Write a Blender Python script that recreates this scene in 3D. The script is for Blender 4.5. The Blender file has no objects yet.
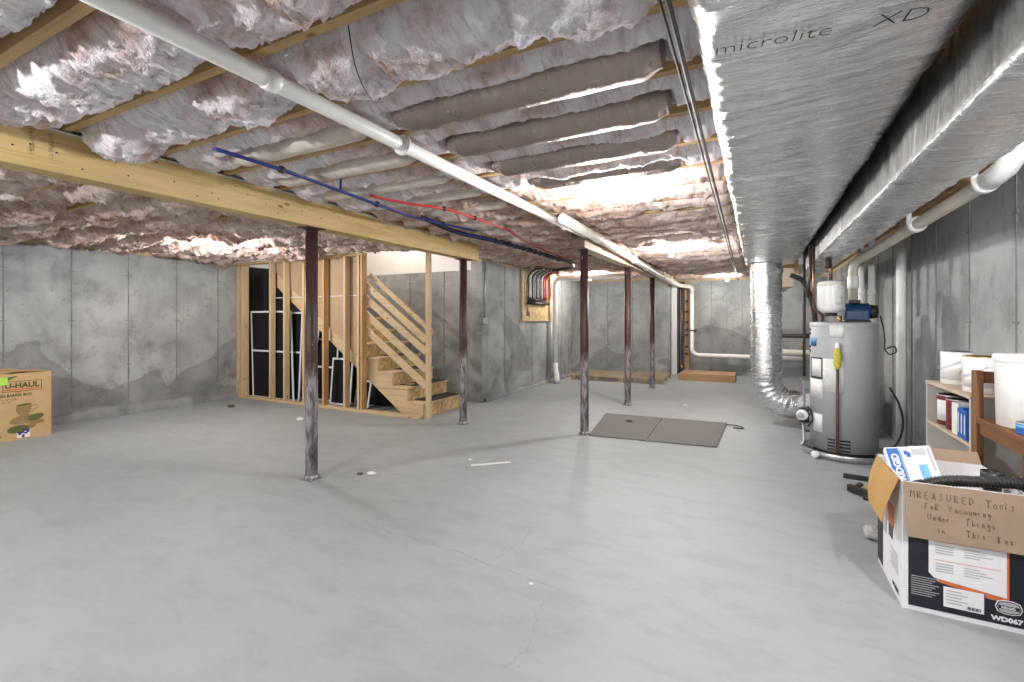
import bpy, math, random
import numpy as np
from mathutils import Matrix, Vector
R = math.radians
SC = bpy.context.scene
COL = SC.collection
rng = random.Random(7)
JZ = 2.26            # underside of the joists
BASE = {}

# ------------------------------------------------------------------ materials
def nmat(name):
    m = bpy.data.materials.new(name); m.use_nodes = True
    nt = m.node_tree
    return m, nt, nt.nodes['Principled BSDF']
def N(nt, t, **kw):
    n = nt.nodes.new(t)
    for k, v in kw.items():
        if k in n.inputs: n.inputs[k].default_value = v
        else: setattr(n, k, v)
    return n
def L(nt, a, b): nt.links.new(a, b)
def ramp(nt, fac, stops):
    r = nt.nodes.new('ShaderNodeValToRGB')
    e = r.color_ramp.elements
    while len(e) < len(stops): e.new(0.5)
    for i, (p, c) in enumerate(stops):
        e[i].position = p
        e[i].color = (*c, 1) if len(c) == 3 else c
    L(nt, fac, r.inputs['Fac'])
    return r.outputs['Color']
def coords(nt, scale=(1, 1, 1), kind='Object', rot=(0, 0, 0)):
    tc = nt.nodes.new('ShaderNodeTexCoord'); mp = nt.nodes.new('ShaderNodeMapping')
    mp.inputs['Scale'].default_value = scale
    mp.inputs['Rotation'].default_value = rot
    L(nt, tc.outputs[kind], mp.inputs['Vector'])
    return mp.outputs['Vector']
def noise(nt, vec, scale, detail=4, rough=.55, dist=0):
    n = N(nt, 'ShaderNodeTexNoise', Scale=scale, Detail=detail, Roughness=rough, Distortion=dist)
    L(nt, vec, n.inputs['Vector'])
    return n.outputs['Fac']
def mix(nt, fac, a, b, mode='MIX'):
    m = nt.nodes.new('ShaderNodeMix'); m.data_type = 'RGBA'; m.blend_type = mode
    for s, v in (('Factor', fac), ('A', a), ('B', b)):
        sock = [i for i in m.inputs if i.name == s and i.type == ('VALUE' if s == 'Factor' else 'RGBA')][0]
        if hasattr(v, 'links'): L(nt, v, sock)
        else: sock.default_value = (*v, 1) if isinstance(v, tuple) and len(v) == 3 else v
    return [o for o in m.outputs if o.type == 'RGBA'][0]
def math_(nt, op, a, b=0.0):
    m = nt.nodes.new('ShaderNodeMath'); m.operation = op
    for i, v in enumerate((a, b)):
        if hasattr(v, 'links'): L(nt, v, m.inputs[i])
        else: m.inputs[i].default_value = v
    return m.outputs[0]
def bump(nt, b, h, strength=.3, dist=.01):
    n = N(nt, 'ShaderNodeBump', Strength=strength, Distance=dist)
    L(nt, h, n.inputs['Height']); L(nt, n.outputs['Normal'], b.inputs['Normal'])

def plain(name, col, rough=.5, metal=0.0, var=.12, scale=14, bmp=.05):
    m, nt, b = nmat(name)
    f = noise(nt, coords(nt), scale)
    c = tuple(col)
    lo = tuple(max(0, v * (1 - var)) for v in c); hi = tuple(min(1, v * (1 + var)) for v in c)
    L(nt, ramp(nt, f, [(.3, lo), (.7, hi)]), b.inputs['Base Color'])
    b.inputs['Roughness'].default_value = rough; b.inputs['Metallic'].default_value = metal
    if bmp: bump(nt, b, f, bmp, .004)
    return m
def wood(name, axis, light=(.62, .46, .27), dark=(.46, .31, .155), knots=True):
    m, nt, b = nmat(name)
    s = [26, 26, 26]; s[axis] = 1.6
    v = coords(nt, tuple(s))
    f = noise(nt, v, 1.0, 5, .6, .6)
    c = ramp(nt, f, [(.25, dark), (.5, light), (.8, tuple(min(1, x * 1.1) for x in light))])
    s2 = [9, 9, 9]; s2[axis] = 4
    vo = N(nt, 'ShaderNodeTexVoronoi', Scale=1.0); L(nt, coords(nt, tuple(s2)), vo.inputs['Vector'])
    if knots:
        k = ramp(nt, vo.outputs['Distance'], [(.05, (1, 1, 1)), (.12, (0, 0, 0))])
        c = mix(nt, k, c, (.22, .10, .04))
    big = noise(nt, coords(nt, (1, 1, 1)), 1.3, 2)
    c = mix(nt, .35, c, ramp(nt, big, [(.3, (.55, .5, .45)), (.7, (1, 1, 1))]), 'MULTIPLY')
    L(nt, c, b.inputs['Base Color']); b.inputs['Roughness'].default_value = .62
    bump(nt, b, f, .08, .003)
    return m
def concrete_wall():
    m, nt, b = nmat('formed_concrete')
    v = coords(nt)
    f = noise(nt, v, 1.1, 6, .62, .4)
    c = ramp(nt, f, [(.3, (.215, .225, .225)), (.47, (.325, .335, .335)), (.66, (.42, .43, .43))])
    st = noise(nt, coords(nt, (5, 5, .55)), 1.0, 4, .6, .3)
    c = mix(nt, .22, c, ramp(nt, st, [(.36, (.6, .6, .59)), (.52, (1, 1, 1))]), 'MULTIPLY')
    # damp tide marks low on the wall
    w = noise(nt, coords(nt, (.9, .9, 1.3)), 1.0, 3, .5, 1.2)
    c = mix(nt, .55, c, ramp(nt, w, [(.32, (.55, .55, .54)), (.44, (.82, .82, .81)), (.52, (1, 1, 1))]), 'MULTIPLY')
    # crisp tide marks, stronger low down
    tc = nt.nodes.new('ShaderNodeTexCoord'); sz = nt.nodes.new('ShaderNodeSeparateXYZ'); L(nt, tc.outputs['Object'], sz.inputs[0])
    td = noise(nt, coords(nt, (.75, .75, .9)), 1.0, 2, .45, .6)
    td = math_(nt, 'ADD', td, math_(nt, 'MULTIPLY', math_(nt, 'SUBTRACT', sz.outputs['Z'], .75), .13))
    c = mix(nt, .85, c, ramp(nt, td, [(.30, (.74, .74, .75)), (.425, (.66, .655, .65)), (.437, (1, 1, 1))]), 'MULTIPLY')
    sm = noise(nt, coords(nt, (3.2, 3.2, 3.2)), 1.0, 7, .75, .2)
    c = mix(nt, .7, c, ramp(nt, sm, [(.34, (.58, .58, .58)), (.47, (1, 1, 1)), (.62, (1, 1, 1)), (.74, (1.0, 1.0, 1.0))]), 'MULTIPLY')
    vo = N(nt, 'ShaderNodeTexVoronoi', Scale=13.0); L(nt, coords(nt), vo.inputs['Vector'])
    ho = ramp(nt, vo.outputs['Distance'], [(.05, (.35, .35, .34)), (.10, (1, 1, 1))])
    gate = noise(nt, v, 1.6, 2)
    gate = ramp(nt, gate, [(.42, (0, 0, 0)), (.52, (1, 1, 1))])
    c = mix(nt, gate, c, mix(nt, 1.0, c, ho, 'MULTIPLY'))
    L(nt, c, b.inputs['Base Color']); b.inputs['Roughness'].default_value = .8
    bump(nt, b, noise(nt, v, 22, 5, .6), .22, .006)
    return m
def concrete_floor():
    m, nt, b = nmat('trowelled_concrete')
    v = coords(nt)
    f = noise(nt, v, .55, 6, .6, .5)
    c = ramp(nt, f, [(.3, (.305, .330, .342)), (.5, (.338, .363, .376)), (.7, (.368, .394, .408))])
    g = noise(nt, coords(nt, (1, 2.2, 1)), 3.2, 7, .65, .3)
    c = mix(nt, .38, c, ramp(nt, g, [(.34, (.72, .72, .71)), (.55, (1, 1, 1)), (.75, (1.0, 1.0, 1.0))]), 'MULTIPLY')
    sp = N(nt, 'ShaderNodeTexVoronoi', Scale=9.0); L(nt, v, sp.inputs['Vector'])
    c = mix(nt, ramp(nt, sp.outputs['Distance'], [(.03, (.5, .5, .5)), (.05, (0, 0, 0))]), c, (.22, .21, .2))
    L(nt, c, b.inputs['Base Color'])
    L(nt, ramp(nt, f, [(.3, (.46,) * 3), (.7, (.62,) * 3)]), b.inputs['Roughness'])
    b.inputs['Specular IOR Level'].default_value = .35
    bump(nt, b, noise(nt, v, 5, 6, .6), .05, .01)
    return m
def insulation(name='fiberglass_wool', stops=None, low=(.48, .38, .34)):
    m, nt, b = nmat(name)
    v = coords(nt)
    f = noise(nt, coords(nt, (1.6, 3.2, 2)), 1.5, 6, .62, .9)
    c = ramp(nt, f, stops or [(.28, (.40, .26, .20)), (.39, (.64, .50, .48)), (.47, (.76, .68, .70)), (.60, (.84, .82, .86))])
    s = noise(nt, coords(nt, (24, 5, 9), rot=(0, 0, .35)), 1.0, 6, .7, .9)
    c = mix(nt, .6, c, ramp(nt, s, [(.36, low), (.46, (.86, .80, .79)), (.54, (1, 1, 1))]), 'MULTIPLY')
    L(nt, c, b.inputs['Base Color']); b.inputs['Roughness'].default_value = .95
    b.inputs['Specular IOR Level'].default_value = .15
    bump(nt, b, math_(nt, 'ADD', s, noise(nt, v, 60, 4, .7)), .8, .016)
    return m
def foil(name, col=(.74, .75, .76), axis_scale=(3, 26, 26), r0=.2, r1=.42, bm=.5):
    m, nt, b = nmat(name)
    w = noise(nt, coords(nt, axis_scale), 1.0, 6, .62, .7)
    w2 = noise(nt, coords(nt, tuple(x * 3.1 for x in axis_scale)), 1.0, 4, .6, .4)
    big = noise(nt, coords(nt), 2.0, 4)
    L(nt, ramp(nt, big, [(.3, tuple(x * .82 for x in col)), (.7, col)]), b.inputs['Base Color'])
    b.inputs['Metallic'].default_value = 1
    L(nt, ramp(nt, w, [(.3, (r0,) * 3), (.7, (r1,) * 3)]), b.inputs['Roughness'])
    bump(nt, b, math_(nt, 'ADD', w, math_(nt, 'MULTIPLY', w2, .4)), bm, .012)
    return m
def post_paint():
    m, nt, b = nmat('worn_red_primer')
    tc = nt.nodes.new('ShaderNodeTexCoord'); sx = nt.nodes.new('ShaderNodeSeparateXYZ')
    L(nt, tc.outputs['Object'], sx.inputs[0])
    n = noise(nt, coords(nt, (9, 9, 2.2)), 1.0, 6, .7, .5)
    z = math_(nt, 'ADD', sx.outputs['Z'], math_(nt, 'MULTIPLY', math_(nt, 'SUBTRACT', n, .5), .85))
    worn = ramp(nt, math_(nt, 'DIVIDE', z, 2.0), [(.36, (1, 1, 1)), (.47, (0, 0, 0))])
    fine = noise(nt, coords(nt, (30, 30, 7)), 1.0, 5, .7)
    red = ramp(nt, fine, [(.35, (.038, .017, .016)), (.65, (.07, .031, .029))])
    old = ramp(nt, fine, [(.34, (.075, .05, .05)), (.47, (.22, .185, .19)), (.60, (.46, .44, .45))])
    chips = ramp(nt, noise(nt, coords(nt, (40, 40, 9)), 1.0, 3), [(.70, (0, 0, 0)), (.73, (1, 1, 1))])
    c = mix(nt, worn, mix(nt, chips, red, (.5, .46, .46)), old)
    L(nt, c, b.inputs['Base Color']); b.inputs['Roughness'].default_value = .5
    bump(nt, b, fine, .12, .003)
    return m
def paper_print(name, ink=(.12, .12, .13), paper=(.82, .82, .81), lines=120, words=60, thr=.5):
    m, nt, b = nmat(name)
    tc = nt.nodes.new('ShaderNodeTexCoord'); sx = nt.nodes.new('ShaderNodeSeparateXYZ')
    L(nt, tc.outputs['Object'], sx.inputs[0])
    ln = math_(nt, 'FRACT', math_(nt, 'MULTIPLY', sx.outputs['Z'], lines))
    on = math_(nt, 'GREATER_THAN', ln, .58)
    g = math_(nt, 'GREATER_THAN', noise(nt, coords(nt, (words, words, lines * .9)), 1.0, 2), thr)
    L(nt, mix(nt, math_(nt, 'MULTIPLY', math_(nt, 'MULTIPLY', on, g), .3), paper, ink), b.inputs['Base Color'])
    b.inputs['Roughness'].default_value = .6
    return m
def osb():
    m, nt, b = nmat('oriented_strand_board')
    vo = N(nt, 'ShaderNodeTexVoronoi', Scale=1.0); L(nt, coords(nt, (45, 45, 18)), vo.inputs['Vector'])
    f = noise(nt, coords(nt), 12, 5)
    c = ramp(nt, vo.outputs['Color'], [(.1, (.42, .27, .11)), (.5, (.60, .43, .20)), (.9, (.74, .58, .33))])
    c = mix(nt, .4, c, ramp(nt, f, [(.35, (.6, .5, .4)), (.6, (1, 1, 1))]), 'MULTIPLY')
    L(nt, c, b.inputs['Base Color']); b.inputs['Roughness'].default_value = .65
    return m
def emit(name, col, s):
    m, nt, b = nmat(name)
    b.inputs['Base Color'].default_value = (*col, 1)
    b.inputs['Emission Color'].default_value = (*col, 1); b.inputs['Emission Strength'].default_value = s
    return m
def screen_mesh():
    m, nt, b = nmat('insect_mesh')
    ck = N(nt, 'ShaderNodeTexChecker', Scale=600.0); L(nt, coords(nt), ck.inputs['Vector'])
    L(nt, mix(nt, ck.outputs['Fac'], (.010, .010, .011), (.02, .02, .021)), b.inputs['Base Color']); b.inputs['Roughness'].default_value = .9
    b.inputs['Specular IOR Level'].default_value = .1
    return m

M = dict(
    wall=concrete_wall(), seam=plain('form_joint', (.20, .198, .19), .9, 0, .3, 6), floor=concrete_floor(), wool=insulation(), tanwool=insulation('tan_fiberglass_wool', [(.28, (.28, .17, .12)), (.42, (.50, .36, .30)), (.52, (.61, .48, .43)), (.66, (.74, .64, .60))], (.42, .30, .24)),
    foil=foil('duct_foil', (.90, .91, .92), (5, 24, 24), .14, .34, .8), foilx=foil('round_duct_foil', (.85, .86, .87), (6, 6, 26), .14, .34, .7),
    shadefoil=foil('shaded_side_foil', (.20, .195, .19), (26, 10, 3), .38, .6, .8),  # darker foil: shade painted into the low duct's left side
    taupe=foil('taupe_foil', (.42, .345, .32), (30, 9, 9), .24, .44, .8),
    kraft_tube=plain('kraft_facing', (.52, .46, .41), .55, 0, .2, 9),
    post=post_paint(), steel=plain('galvanised_steel', (.55, .56, .57), .38, .9, .15, 20),
    wx=wood('pine_x', 0), wy=wood('pine_y', 1), wz=wood('pine_z', 2),
    bm=wood('beam_timber', 1, (.62, .45, .20), (.47, .31, .12)),
    jx=wood('joist_timber', 0, (.50, .33, .15), (.33, .19, .07)),
    stud2=wood('reddish_stud', 2, (.55, .33, .15), (.38, .19, .07)),
    sub=wood('subfloor_board', 1, (.33, .22, .11), (.22, .13, .06), False),
    beam2=wood('pale_beam', 1, (.52, .42, .30), (.38, .29, .19)),
    palw=wood('pallet_board', 0, (.36, .285, .19), (.22, .16, .10)),
    orange=wood('cedar_plank', 0, (.46, .29, .15), (.34, .19, .09)),
    brown=wood('stained_shelf', 1, (.20, .082, .03), (.12, .045, .016), False),
    brownz=wood('stained_shelf_upright', 2, (.22, .10, .04), (.14, .06, .02), False),
    osb=osb(), drywall=plain('tan_board_paper', (.40, .285, .175), .8, 0, .08, 5), white=plain('white_paint', (.80, .80, .79), .6, 0, .04, 4),
    pvc=plain('white_plastic_pipe', (.88, .87, .85), .32, 0, .05, 5), pvcw=plain('warm_plastic_pipe', (.70, .66, .58), .36, 0, .08, 5),
    black=plain('black_plastic', (.018, .018, .02), .42, 0, .3, 30), rubber=plain('black_rubber', (.03, .028, .028), .8, 0, .3, 40),
    iron=plain('black_iron_pipe', (.04, .028, .025), .6, 0, .3, 30), copper=plain('tarnished_copper', (.26, .15, .10), .42, .8, .3, 20),
    blue=plain('blue_tubing', (.018, .035, .19), .35, 0, .15, 20), red=plain('red_tubing', (.42, .025, .03), .4, 0, .2, 20),
    tankgrey=plain('grey_enamel', (.42, .43, .45), .38, 0, .04, 3, 0), tankwhite=plain('white_enamel', (.78, .78, .77), .28, 0, .03, 4, 0),
    motor=plain('blue_enamel', (.012, .06, .17), .35, 0, .25, 20), brass=plain('brass', (.60, .44, .18), .35, .9, .2, 20),
    label=paper_print('printed_label'), label2=paper_print('fine_printed_label', lines=90, words=40, thr=.46),
    sticker=plain('blue_sticker', (.03, .17, .45), .5, 0, .1, 30, 0), yellow=plain('yellow_bristle', (.55, .52, .06), .7, 0, .25, 60),
    handle=plain('dark_brown_handle', (.10, .055, .04), .5, 0, .2, 20),
    card=plain('corrugated_card', (.52, .345, .17), .8, 0, .06, 8), card2=plain('grey_brown_card', (.34, .25, .18), .85, 0, .07, 8),
    cardo=plain('warm_card', (.48, .285, .10), .8, 0, .06, 8), cardin=plain('card_inside', (.30, .20, .11), .85, 0, .1, 8),
    ink=plain('black_ink', (.012, .012, .018), .6, 0, .1, 20, 0), navy=plain('black_print', (.013, .014, .026), .5, 0, .15, 20, 0),
    green=plain('green_ink', (.10, .12, .03), .8, 0, .1, 20, 0), olive=plain('olive_ink', (.28, .19, .075), .8, 0, .1, 20, 0),
    orangeink=plain('orange_ink', (.62, .16, .05), .6, 0, .1, 20, 0), lime=plain('lime_tape', (.42, .72, .08), .5, 0, .05, 20, 0),
    purple=plain('purple_ink', (.06, .03, .16), .6, 0, .1, 20, 0), whiteink=plain('white_ink', (.80, .80, .82), .6, 0, .02, 20, 0),
    lblue=plain('light_blue_ink', (.12, .40, .72), .5, 0, .3, 25, 0), dblue=plain('deep_blue_ink', (.02, .12, .45), .5, 0, .1, 20, 0),
    pencil=plain('pen_line', (.12, .085, .06), .8, 0, .1, 20, 0), redprint=plain('dark_red_can', (.16, .022, .025), .4, 0, .4, 30, 0),
    shelfgrey=plain('grey_white_shelf', (.56, .55, .52), .6, 0, .07, 6), shelfedge=plain('beige_shelf', (.55, .46, .35), .6, 0, .07, 6),
    clear=plain('cloudy_plastic', (.52, .57, .60), .3, 0, .1, 8, 0), mat_=plain('grey_mat', (.165, .162, .158), .95, 0, .35, 160, .6),
    screen=screen_mesh(), frame=plain('white_frame', (.74, .75, .77), .4, 0, .04, 8, 0), sheet=plain('black_backdrop', (.012, .012, .013), .75, 0, .3, 5),
    tread=plain('black_tread_pad', (.02, .02, .022), .8, 0, .3, 50), bag=plain('crumpled_plastic', (.55, .52, .49), .35, 0, .25, 20, .5),
    greypaper=plain('grey_crumpled_paper', (.45, .45, .44), .8, 0, .15, 20, .5), conduit=plain('grey_conduit', (.5, .5, .5), .45, .6, .1, 10),
    paper=plain('white_scrap', (.75, .75, .72), .8, 0, .08, 20), cabinet=plain('grey_sheet_metal', (.40, .41, .42), .42, .5, .1, 6),
    bulb=emit('lit_bulb', (1.0, .95, .88), 40), cable=plain('pale_cable', (.52, .52, .54), .5, 0, .08, 20, 0),
    wrap=plain('dusty_wrap', (.30, .27, .24), .8, 0, .2, 20), stubgrey=plain('grey_tubing', (.42, .43, .45), .4, 0, .1, 20, 0),
)

# ------------------------------------------------------------------ mesh builder
class MB:
    def __init__(s): s.v = []; s.f = []; s.mi = []; s.sm = []; s.cur = 0
    def add(s, vs, fs, smooth=False):
        b = len(s.v); s.v.extend([tuple(map(float, p)) for p in vs])
        for f in fs: s.f.append([b + i for i in f]); s.mi.append(s.cur); s.sm.append(smooth)
        return s
    def box(s, x0, x1, y0, y1, z0, z1):
        x0, x1 = sorted((x0, x1)); y0, y1 = sorted((y0, y1)); z0, z1 = sorted((z0, z1))
        return s.add([(x0, y0, z0), (x1, y0, z0), (x1, y1, z0), (x0, y1, z0), (x0, y0, z1), (x1, y0, z1), (x1, y1, z1), (x0, y1, z1)],
                     [(0, 3, 2, 1), (4, 5, 6, 7), (0, 1, 5, 4), (1, 2, 6, 5), (2, 3, 7, 6), (3, 0, 4, 7)])
    def obox(s, c, size, mat):
        a, b, d = (x / 2 for x in size)
        vs = [Vector(c) + mat @ Vector(p) for p in [(-a, -b, -d), (a, -b, -d), (a, b, -d), (-a, b, -d), (-a, -b, d), (a, -b, d), (a, b, d), (-a, b, d)]]
        return s.add(vs, [(0, 3, 2, 1), (4, 5, 6, 7), (0, 1, 5, 4), (1, 2, 6, 5), (2, 3, 7, 6), (3, 0, 4, 7)])
    def bar(s, p0, p1, w, h, up=(0, 0, 1)):      # a board from p0 to p1; w across, h along up
        p0, p1 = Vector(p0), Vector(p1); d = (p1 - p0); l = d.length; d.normalize()
        side = d.cross(Vector(up)).normalized(); u = side.cross(d)
        return s.obox((p0 + p1) / 2, (l, w, h), Matrix((d, side, u)).transposed())
    def prism(s, poly, axis, a, b):
        n = len(poly)
        def P(p, t):
            q = list(p); q.insert(axis, t); return q
        vs = [P(p, a) for p in poly] + [P(p, b) for p in poly]
        fs = [tuple(range(n))[::-1], tuple(range(n, 2 * n))] + [(i, (i + 1) % n, n + (i + 1) % n, n + i) for i in range(n)]
        return s.add(vs, fs)
    def tube(s, pts, r, n=12, cap=True):
        pts = [Vector(p) for p in pts]; k = len(pts)
        rr = r if isinstance(r, (list, tuple)) else [r] * k
        t0 = (pts[1] - pts[0]).normalized()
        u = t0.orthogonal().normalized(); vs = []
        for i, p in enumerate(pts):
            a = pts[max(i - 1, 0)]; b = pts[min(i + 1, k - 1)]
            t = (b - a).normalized()
            u = (u - t * u.dot(t)).normalized(); w = t.cross(u)
            for j in range(n):
                an = 2 * math.pi * j / n
                vs.append(p + (u * math.cos(an) + w * math.sin(an)) * rr[i])
        fs = [(i * n + j, i * n + (j + 1) % n, (i + 1) * n + (j + 1) % n, (i + 1) * n + j) for i in range(k - 1) for j in range(n)]
        s.add(vs, fs, True)
        if cap:
            b = len(s.v) - len(vs)
            s.f.append([b + j for j in range(n)][::-1]); s.f.append([b + (k - 1) * n + j for j in range(n)])
            s.mi += [s.cur] * 2; s.sm += [False] * 2
        return s
    def lathe(s, prof, c=(0, 0, 0), n=32, axis=(0, 0, 1), closed=True):
        ax = Vector(axis).normalized(); u = ax.orthogonal().normalized(); w = ax.cross(u); c = Vector(c)
        vs = []
        for r, h in prof:
            for j in range(n):
                an = 2 * math.pi * j / n
                vs.append(c + ax * h + (u * math.cos(an) + w * math.sin(an)) * max(r, 1e-4))
        k = len(prof)
        fs = [(i * n + j, i * n + (j + 1) % n, (i + 1) * n + (j + 1) % n, (i + 1) * n + j) for i in range(k - 1) for j in range(n)]
        s.add(vs, fs, True)
        if closed:
            b = len(s.v) - len(vs)
            s.f.append([b + j for j in range(n)][::-1]); s.f.append([b + (k - 1) * n + j for j in range(n)])
            s.mi += [s.cur] * 2; s.sm += [True] * 2
        return s
    def patch(s, c, r, a0, a1, z0, z1, t=.0015, n=8):   # a label wrapped on an upright cylinder; angle from -Y, in radians
        vs = []
        for rr in (r, r + t):
            for z in (z0, z1):
                for i in range(n + 1):
                    a = a0 + (a1 - a0) * i / n
                    vs.append((c[0] + rr * math.sin(a), c[1] - rr * math.cos(a), c[2] + z))
        m = n + 1; fs = []
        for i in range(n):
            fs += [(2 * m + i, 2 * m + i + 1, 3 * m + i + 1, 3 * m + i), (i, m + i, m + i + 1, i + 1),
                   (i, i + 1, 2 * m + i + 1, 2 * m + i), (m + i, 3 * m + i, 3 * m + i + 1, m + i + 1)]
        fs += [(0, 2 * m, 3 * m, m), (n, m + n, 3 * m + n, 2 * m + n)]
        return s.add(vs, fs, True)
    def build(s, name, mat, parent=None, bevel=0.0, origin=True):
        me = bpy.data.meshes.new(name)
        co = np.array(s.v, dtype=float)
        if parent is not None: org = np.array(BASE[parent.name])
        elif origin:
            lo, hi = co.min(0), co.max(0); org = np.array([(lo[0] + hi[0]) / 2, (lo[1] + hi[1]) / 2, lo[2]])
        else: org = np.zeros(3)
        me.from_pydata((co - org).tolist(), [], s.f)
        mats = mat if isinstance(mat, (list, tuple)) else [mat]
        for m in mats: me.materials.append(m)
        me.polygons.foreach_set('material_index', s.mi)
        me.polygons.foreach_set('use_smooth', s.sm)
        me.update()
        o = bpy.data.objects.new(name, me); COL.objects.link(o)
        if parent is not None:
            o.parent = parent; BASE[o.name] = tuple(org)
        else:
            o.location = org; BASE[o.name] = tuple(org)
        if bevel:
            b = o.modifiers.new('edge', 'BEVEL'); b.width = bevel; b.segments = 2; b.limit_method = 'ANGLE'; b.angle_limit = R(40)
        return o
def tag(o, label, cat, group=None, kind=None):
    o['label'] = label; o['category'] = cat
    if group: o['group'] = group
    if kind: o['kind'] = kind
    return o
def thing(name, loc, label, cat, group=None):
    o = bpy.data.objects.new(name, None); COL.objects.link(o); o.location = loc; o.empty_display_size = .1
    BASE[o.name] = tuple(loc)
    return tag(o, label, cat, group)
def struct(mb, name, mat, label=None):
    o = mb.build(name, mat, origin=False); o['kind'] = 'structure'
    if label: o['label'] = label
    return o
def copy_tree(o, parent=None):
    c = o.copy(); COL.objects.link(c)
    BASE[c.name] = BASE[o.name]
    if parent: c.parent = parent
    for ch in list(o.children): copy_tree(ch, c)
    return c
def text(body, size, loc, xdir, ydir, mat, parent, name='lettering', align='LEFT', bold=0.0, shear=0.0, sx=1.0):
    cu = bpy.data.curves.new('txt', 'FONT'); cu.body = body; cu.size = size; cu.align_x = align; cu.extrude = .0004
    cu.offset = bold; cu.shear = shear; cu.resolution_u = 2
    t = bpy.data.objects.new('txt', cu); COL.objects.link(t)
    bpy.context.view_layer.update()
    me = bpy.data.meshes.new_from_object(t.evaluated_get(bpy.context.evaluated_depsgraph_get()))
    bpy.data.objects.remove(t); bpy.data.curves.remove(cu)
    x = Vector(xdir).normalized(); y = Vector(ydir).normalized(); z = x.cross(y)
    mb = MB()
    for p in me.polygons:
        pass
    base = Vector(loc)
    mb.add([base + x * v.co.x * sx + y * v.co.y + z * v.co.z for v in me.vertices], [tuple(p.vertices) for p in me.polygons])
    bpy.data.meshes.remove(me)
    return mb.build(name, mat, parent)

ORD = ['first', 'second', 'third', 'fourth', 'fifth', 'sixth', 'seventh', 'eighth', 'ninth', 'tenth', 'eleventh', 'twelfth', 'thirteenth',
       'fourteenth', 'fifteenth', 'sixteenth', 'seventeenth', 'eighteenth', 'nineteenth', 'twentieth', 'twenty-first', 'twenty-second',
       'twenty-third', 'twenty-fourth', 'twenty-fifth', 'twenty-sixth', 'twenty-seventh', 'twenty-eighth', 'twenty-ninth', 'thirtieth', 'thirty-first', 'thirty-second']

# ------------------------------------------------------------------ numpy noise
_p = np.random.RandomState(3).permutation(512)
_g = np.random.RandomState(5).uniform(0, 2 * np.pi, 512); _gx, _gy = np.cos(_g), np.sin(_g)
def perlin(x, y, seed=0):
    xi = np.floor(x).astype(int); yi = np.floor(y).astype(int); xf = x - xi; yf = y - yi
    u = xf ** 3 * (xf * (xf * 6 - 15) + 10); v = yf ** 3 * (yf * (yf * 6 - 15) + 10)
    def g(ix, iy, dx, dy):
        h = _p[(_p[(ix + seed * 37) % 512] + iy) % 512]
        return _gx[h] * dx + _gy[h] * dy
    a = g(xi, yi, xf, yf); b = g(xi + 1, yi, xf - 1, yf); c = g(xi, yi + 1, xf, yf - 1); d = g(xi + 1, yi + 1, xf - 1, yf - 1)
    return (a + u * (b - a)) + v * ((c + u * (d - c)) - (a + u * (b - a)))
def fbm(x, y, seed=0, o=4, gain=.5):
    r = 0; a = 1
    for i in range(o): r = r + a * perlin(x * 2 ** i, y * 2 ** i, seed + i); a *= gain
    return r
def sstep(a, b, x):
    t = np.clip((x - a) / (b - a), 0, 1); return t * t * (3 - 2 * t)

# ------------------------------------------------------------------ the room
XL, XR, XS, YN, YB, YST = -7.70, 1.30, -3.79, -2.2, 12.0, 6.30
WT = 2.20
struct(MB().box(XL - .2, XR + .2, YN - .2, YB + .3, -.15, 0), 'floor', M['floor'])
struct(MB().box(XL - .2, XS, YN - .2, 4.99, 2.50, 2.54).box(XS, XR + .2, YN - .2, YB + .3, 2.50, 2.54).box(XL - .2, XS + .001, 4.99, YST + .2, 3.3, 3.34), 'ceiling', M['sub'])
SEAM = None
def seam_x(mb, X, ys, d, z1=WT):
    mb.cur = 1          # thin raised form joints with tie marks, on a wall that faces +-X
    for y in ys:
        mb.box(X, X + d * .006, y - .006, y + .006, .1, z1)
        for z in (.68, 1.28, 1.90):
            mb.box(X, X + d * .008, y - .03, y + .03, z - .005, z + .005)
    mb.cur = 0
def seam_y(mb, Y, xs, z1=WT):
    mb.cur = 1
    for x in xs:
        mb.box(x - .006, x + .006, Y - .006, Y, .1, z1)
        for z in (.68, 1.28, 1.90):
            mb.box(x - .03, x + .03, Y - .008, Y, z - .005, z + .005)
    mb.cur = 0
w = MB().box(XL - .2, XL, YN - .2, YST + .2, -.15, WT); seam_x(w, XL, [2.14 + .61 * k for k in range(-6, 5)], 1)
struct(w, 'wall_left', [M['wall'], M['seam']])
w = MB().box(XR, XR + .2, YN - .2, YB + .3, -.15, WT); seam_x(w, XR, [3.673, 4.335, 5.02, 5.7, 6.4, 7.1, 7.8, 8.5, 3.0, 2.35, 9.2, 9.9, 10.6], -1)
struct(w, 'wall_right', [M['wall'], M['seam']])
w = MB().box(XL, XS - .2, YST, YST + .2, -.15, 2.07); seam_y(w, YST, [-5.2, -4.5, -5.9, -6.6], 2.07)
struct(w, 'wall_stair', [M['wall'], M['seam']])
struct(MB().box(XL, XS - .2, YST + .01, YST + .2, 2.07, 3.3), 'wall_upper_stair', M['white'])
struct(MB().box(XL - .2, XL, 4.85, YST + .2, WT, 3.3).box(XS - .2, XS - .06, 5.0, YST + .2, 2.5, 3.3).box(XL, XS, 4.9, 4.98, 2.5, 3.3), 'wall_upper_left', M['white'])
w = MB().box(XS - .2, XS, YST, 11.4, -.15, WT); seam_x(w, XS, [7.05, 8.14, 9.64, 10.3], 1)
struct(w, 'wall_side', [M['wall'], M['seam']])
w = MB().box(XS, -1.80, 11.2, 11.4, -.15, WT); seam_y(w, 11.2, [-3.2, -2.6, -2.1])
struct(w, 'wall_back', [M['wall'], M['seam']])
w = MB().box(-2.0, -1.80, 11.4, YB + .2, -.15, WT); struct(w, 'wall_jog', M['wall'])
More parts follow.
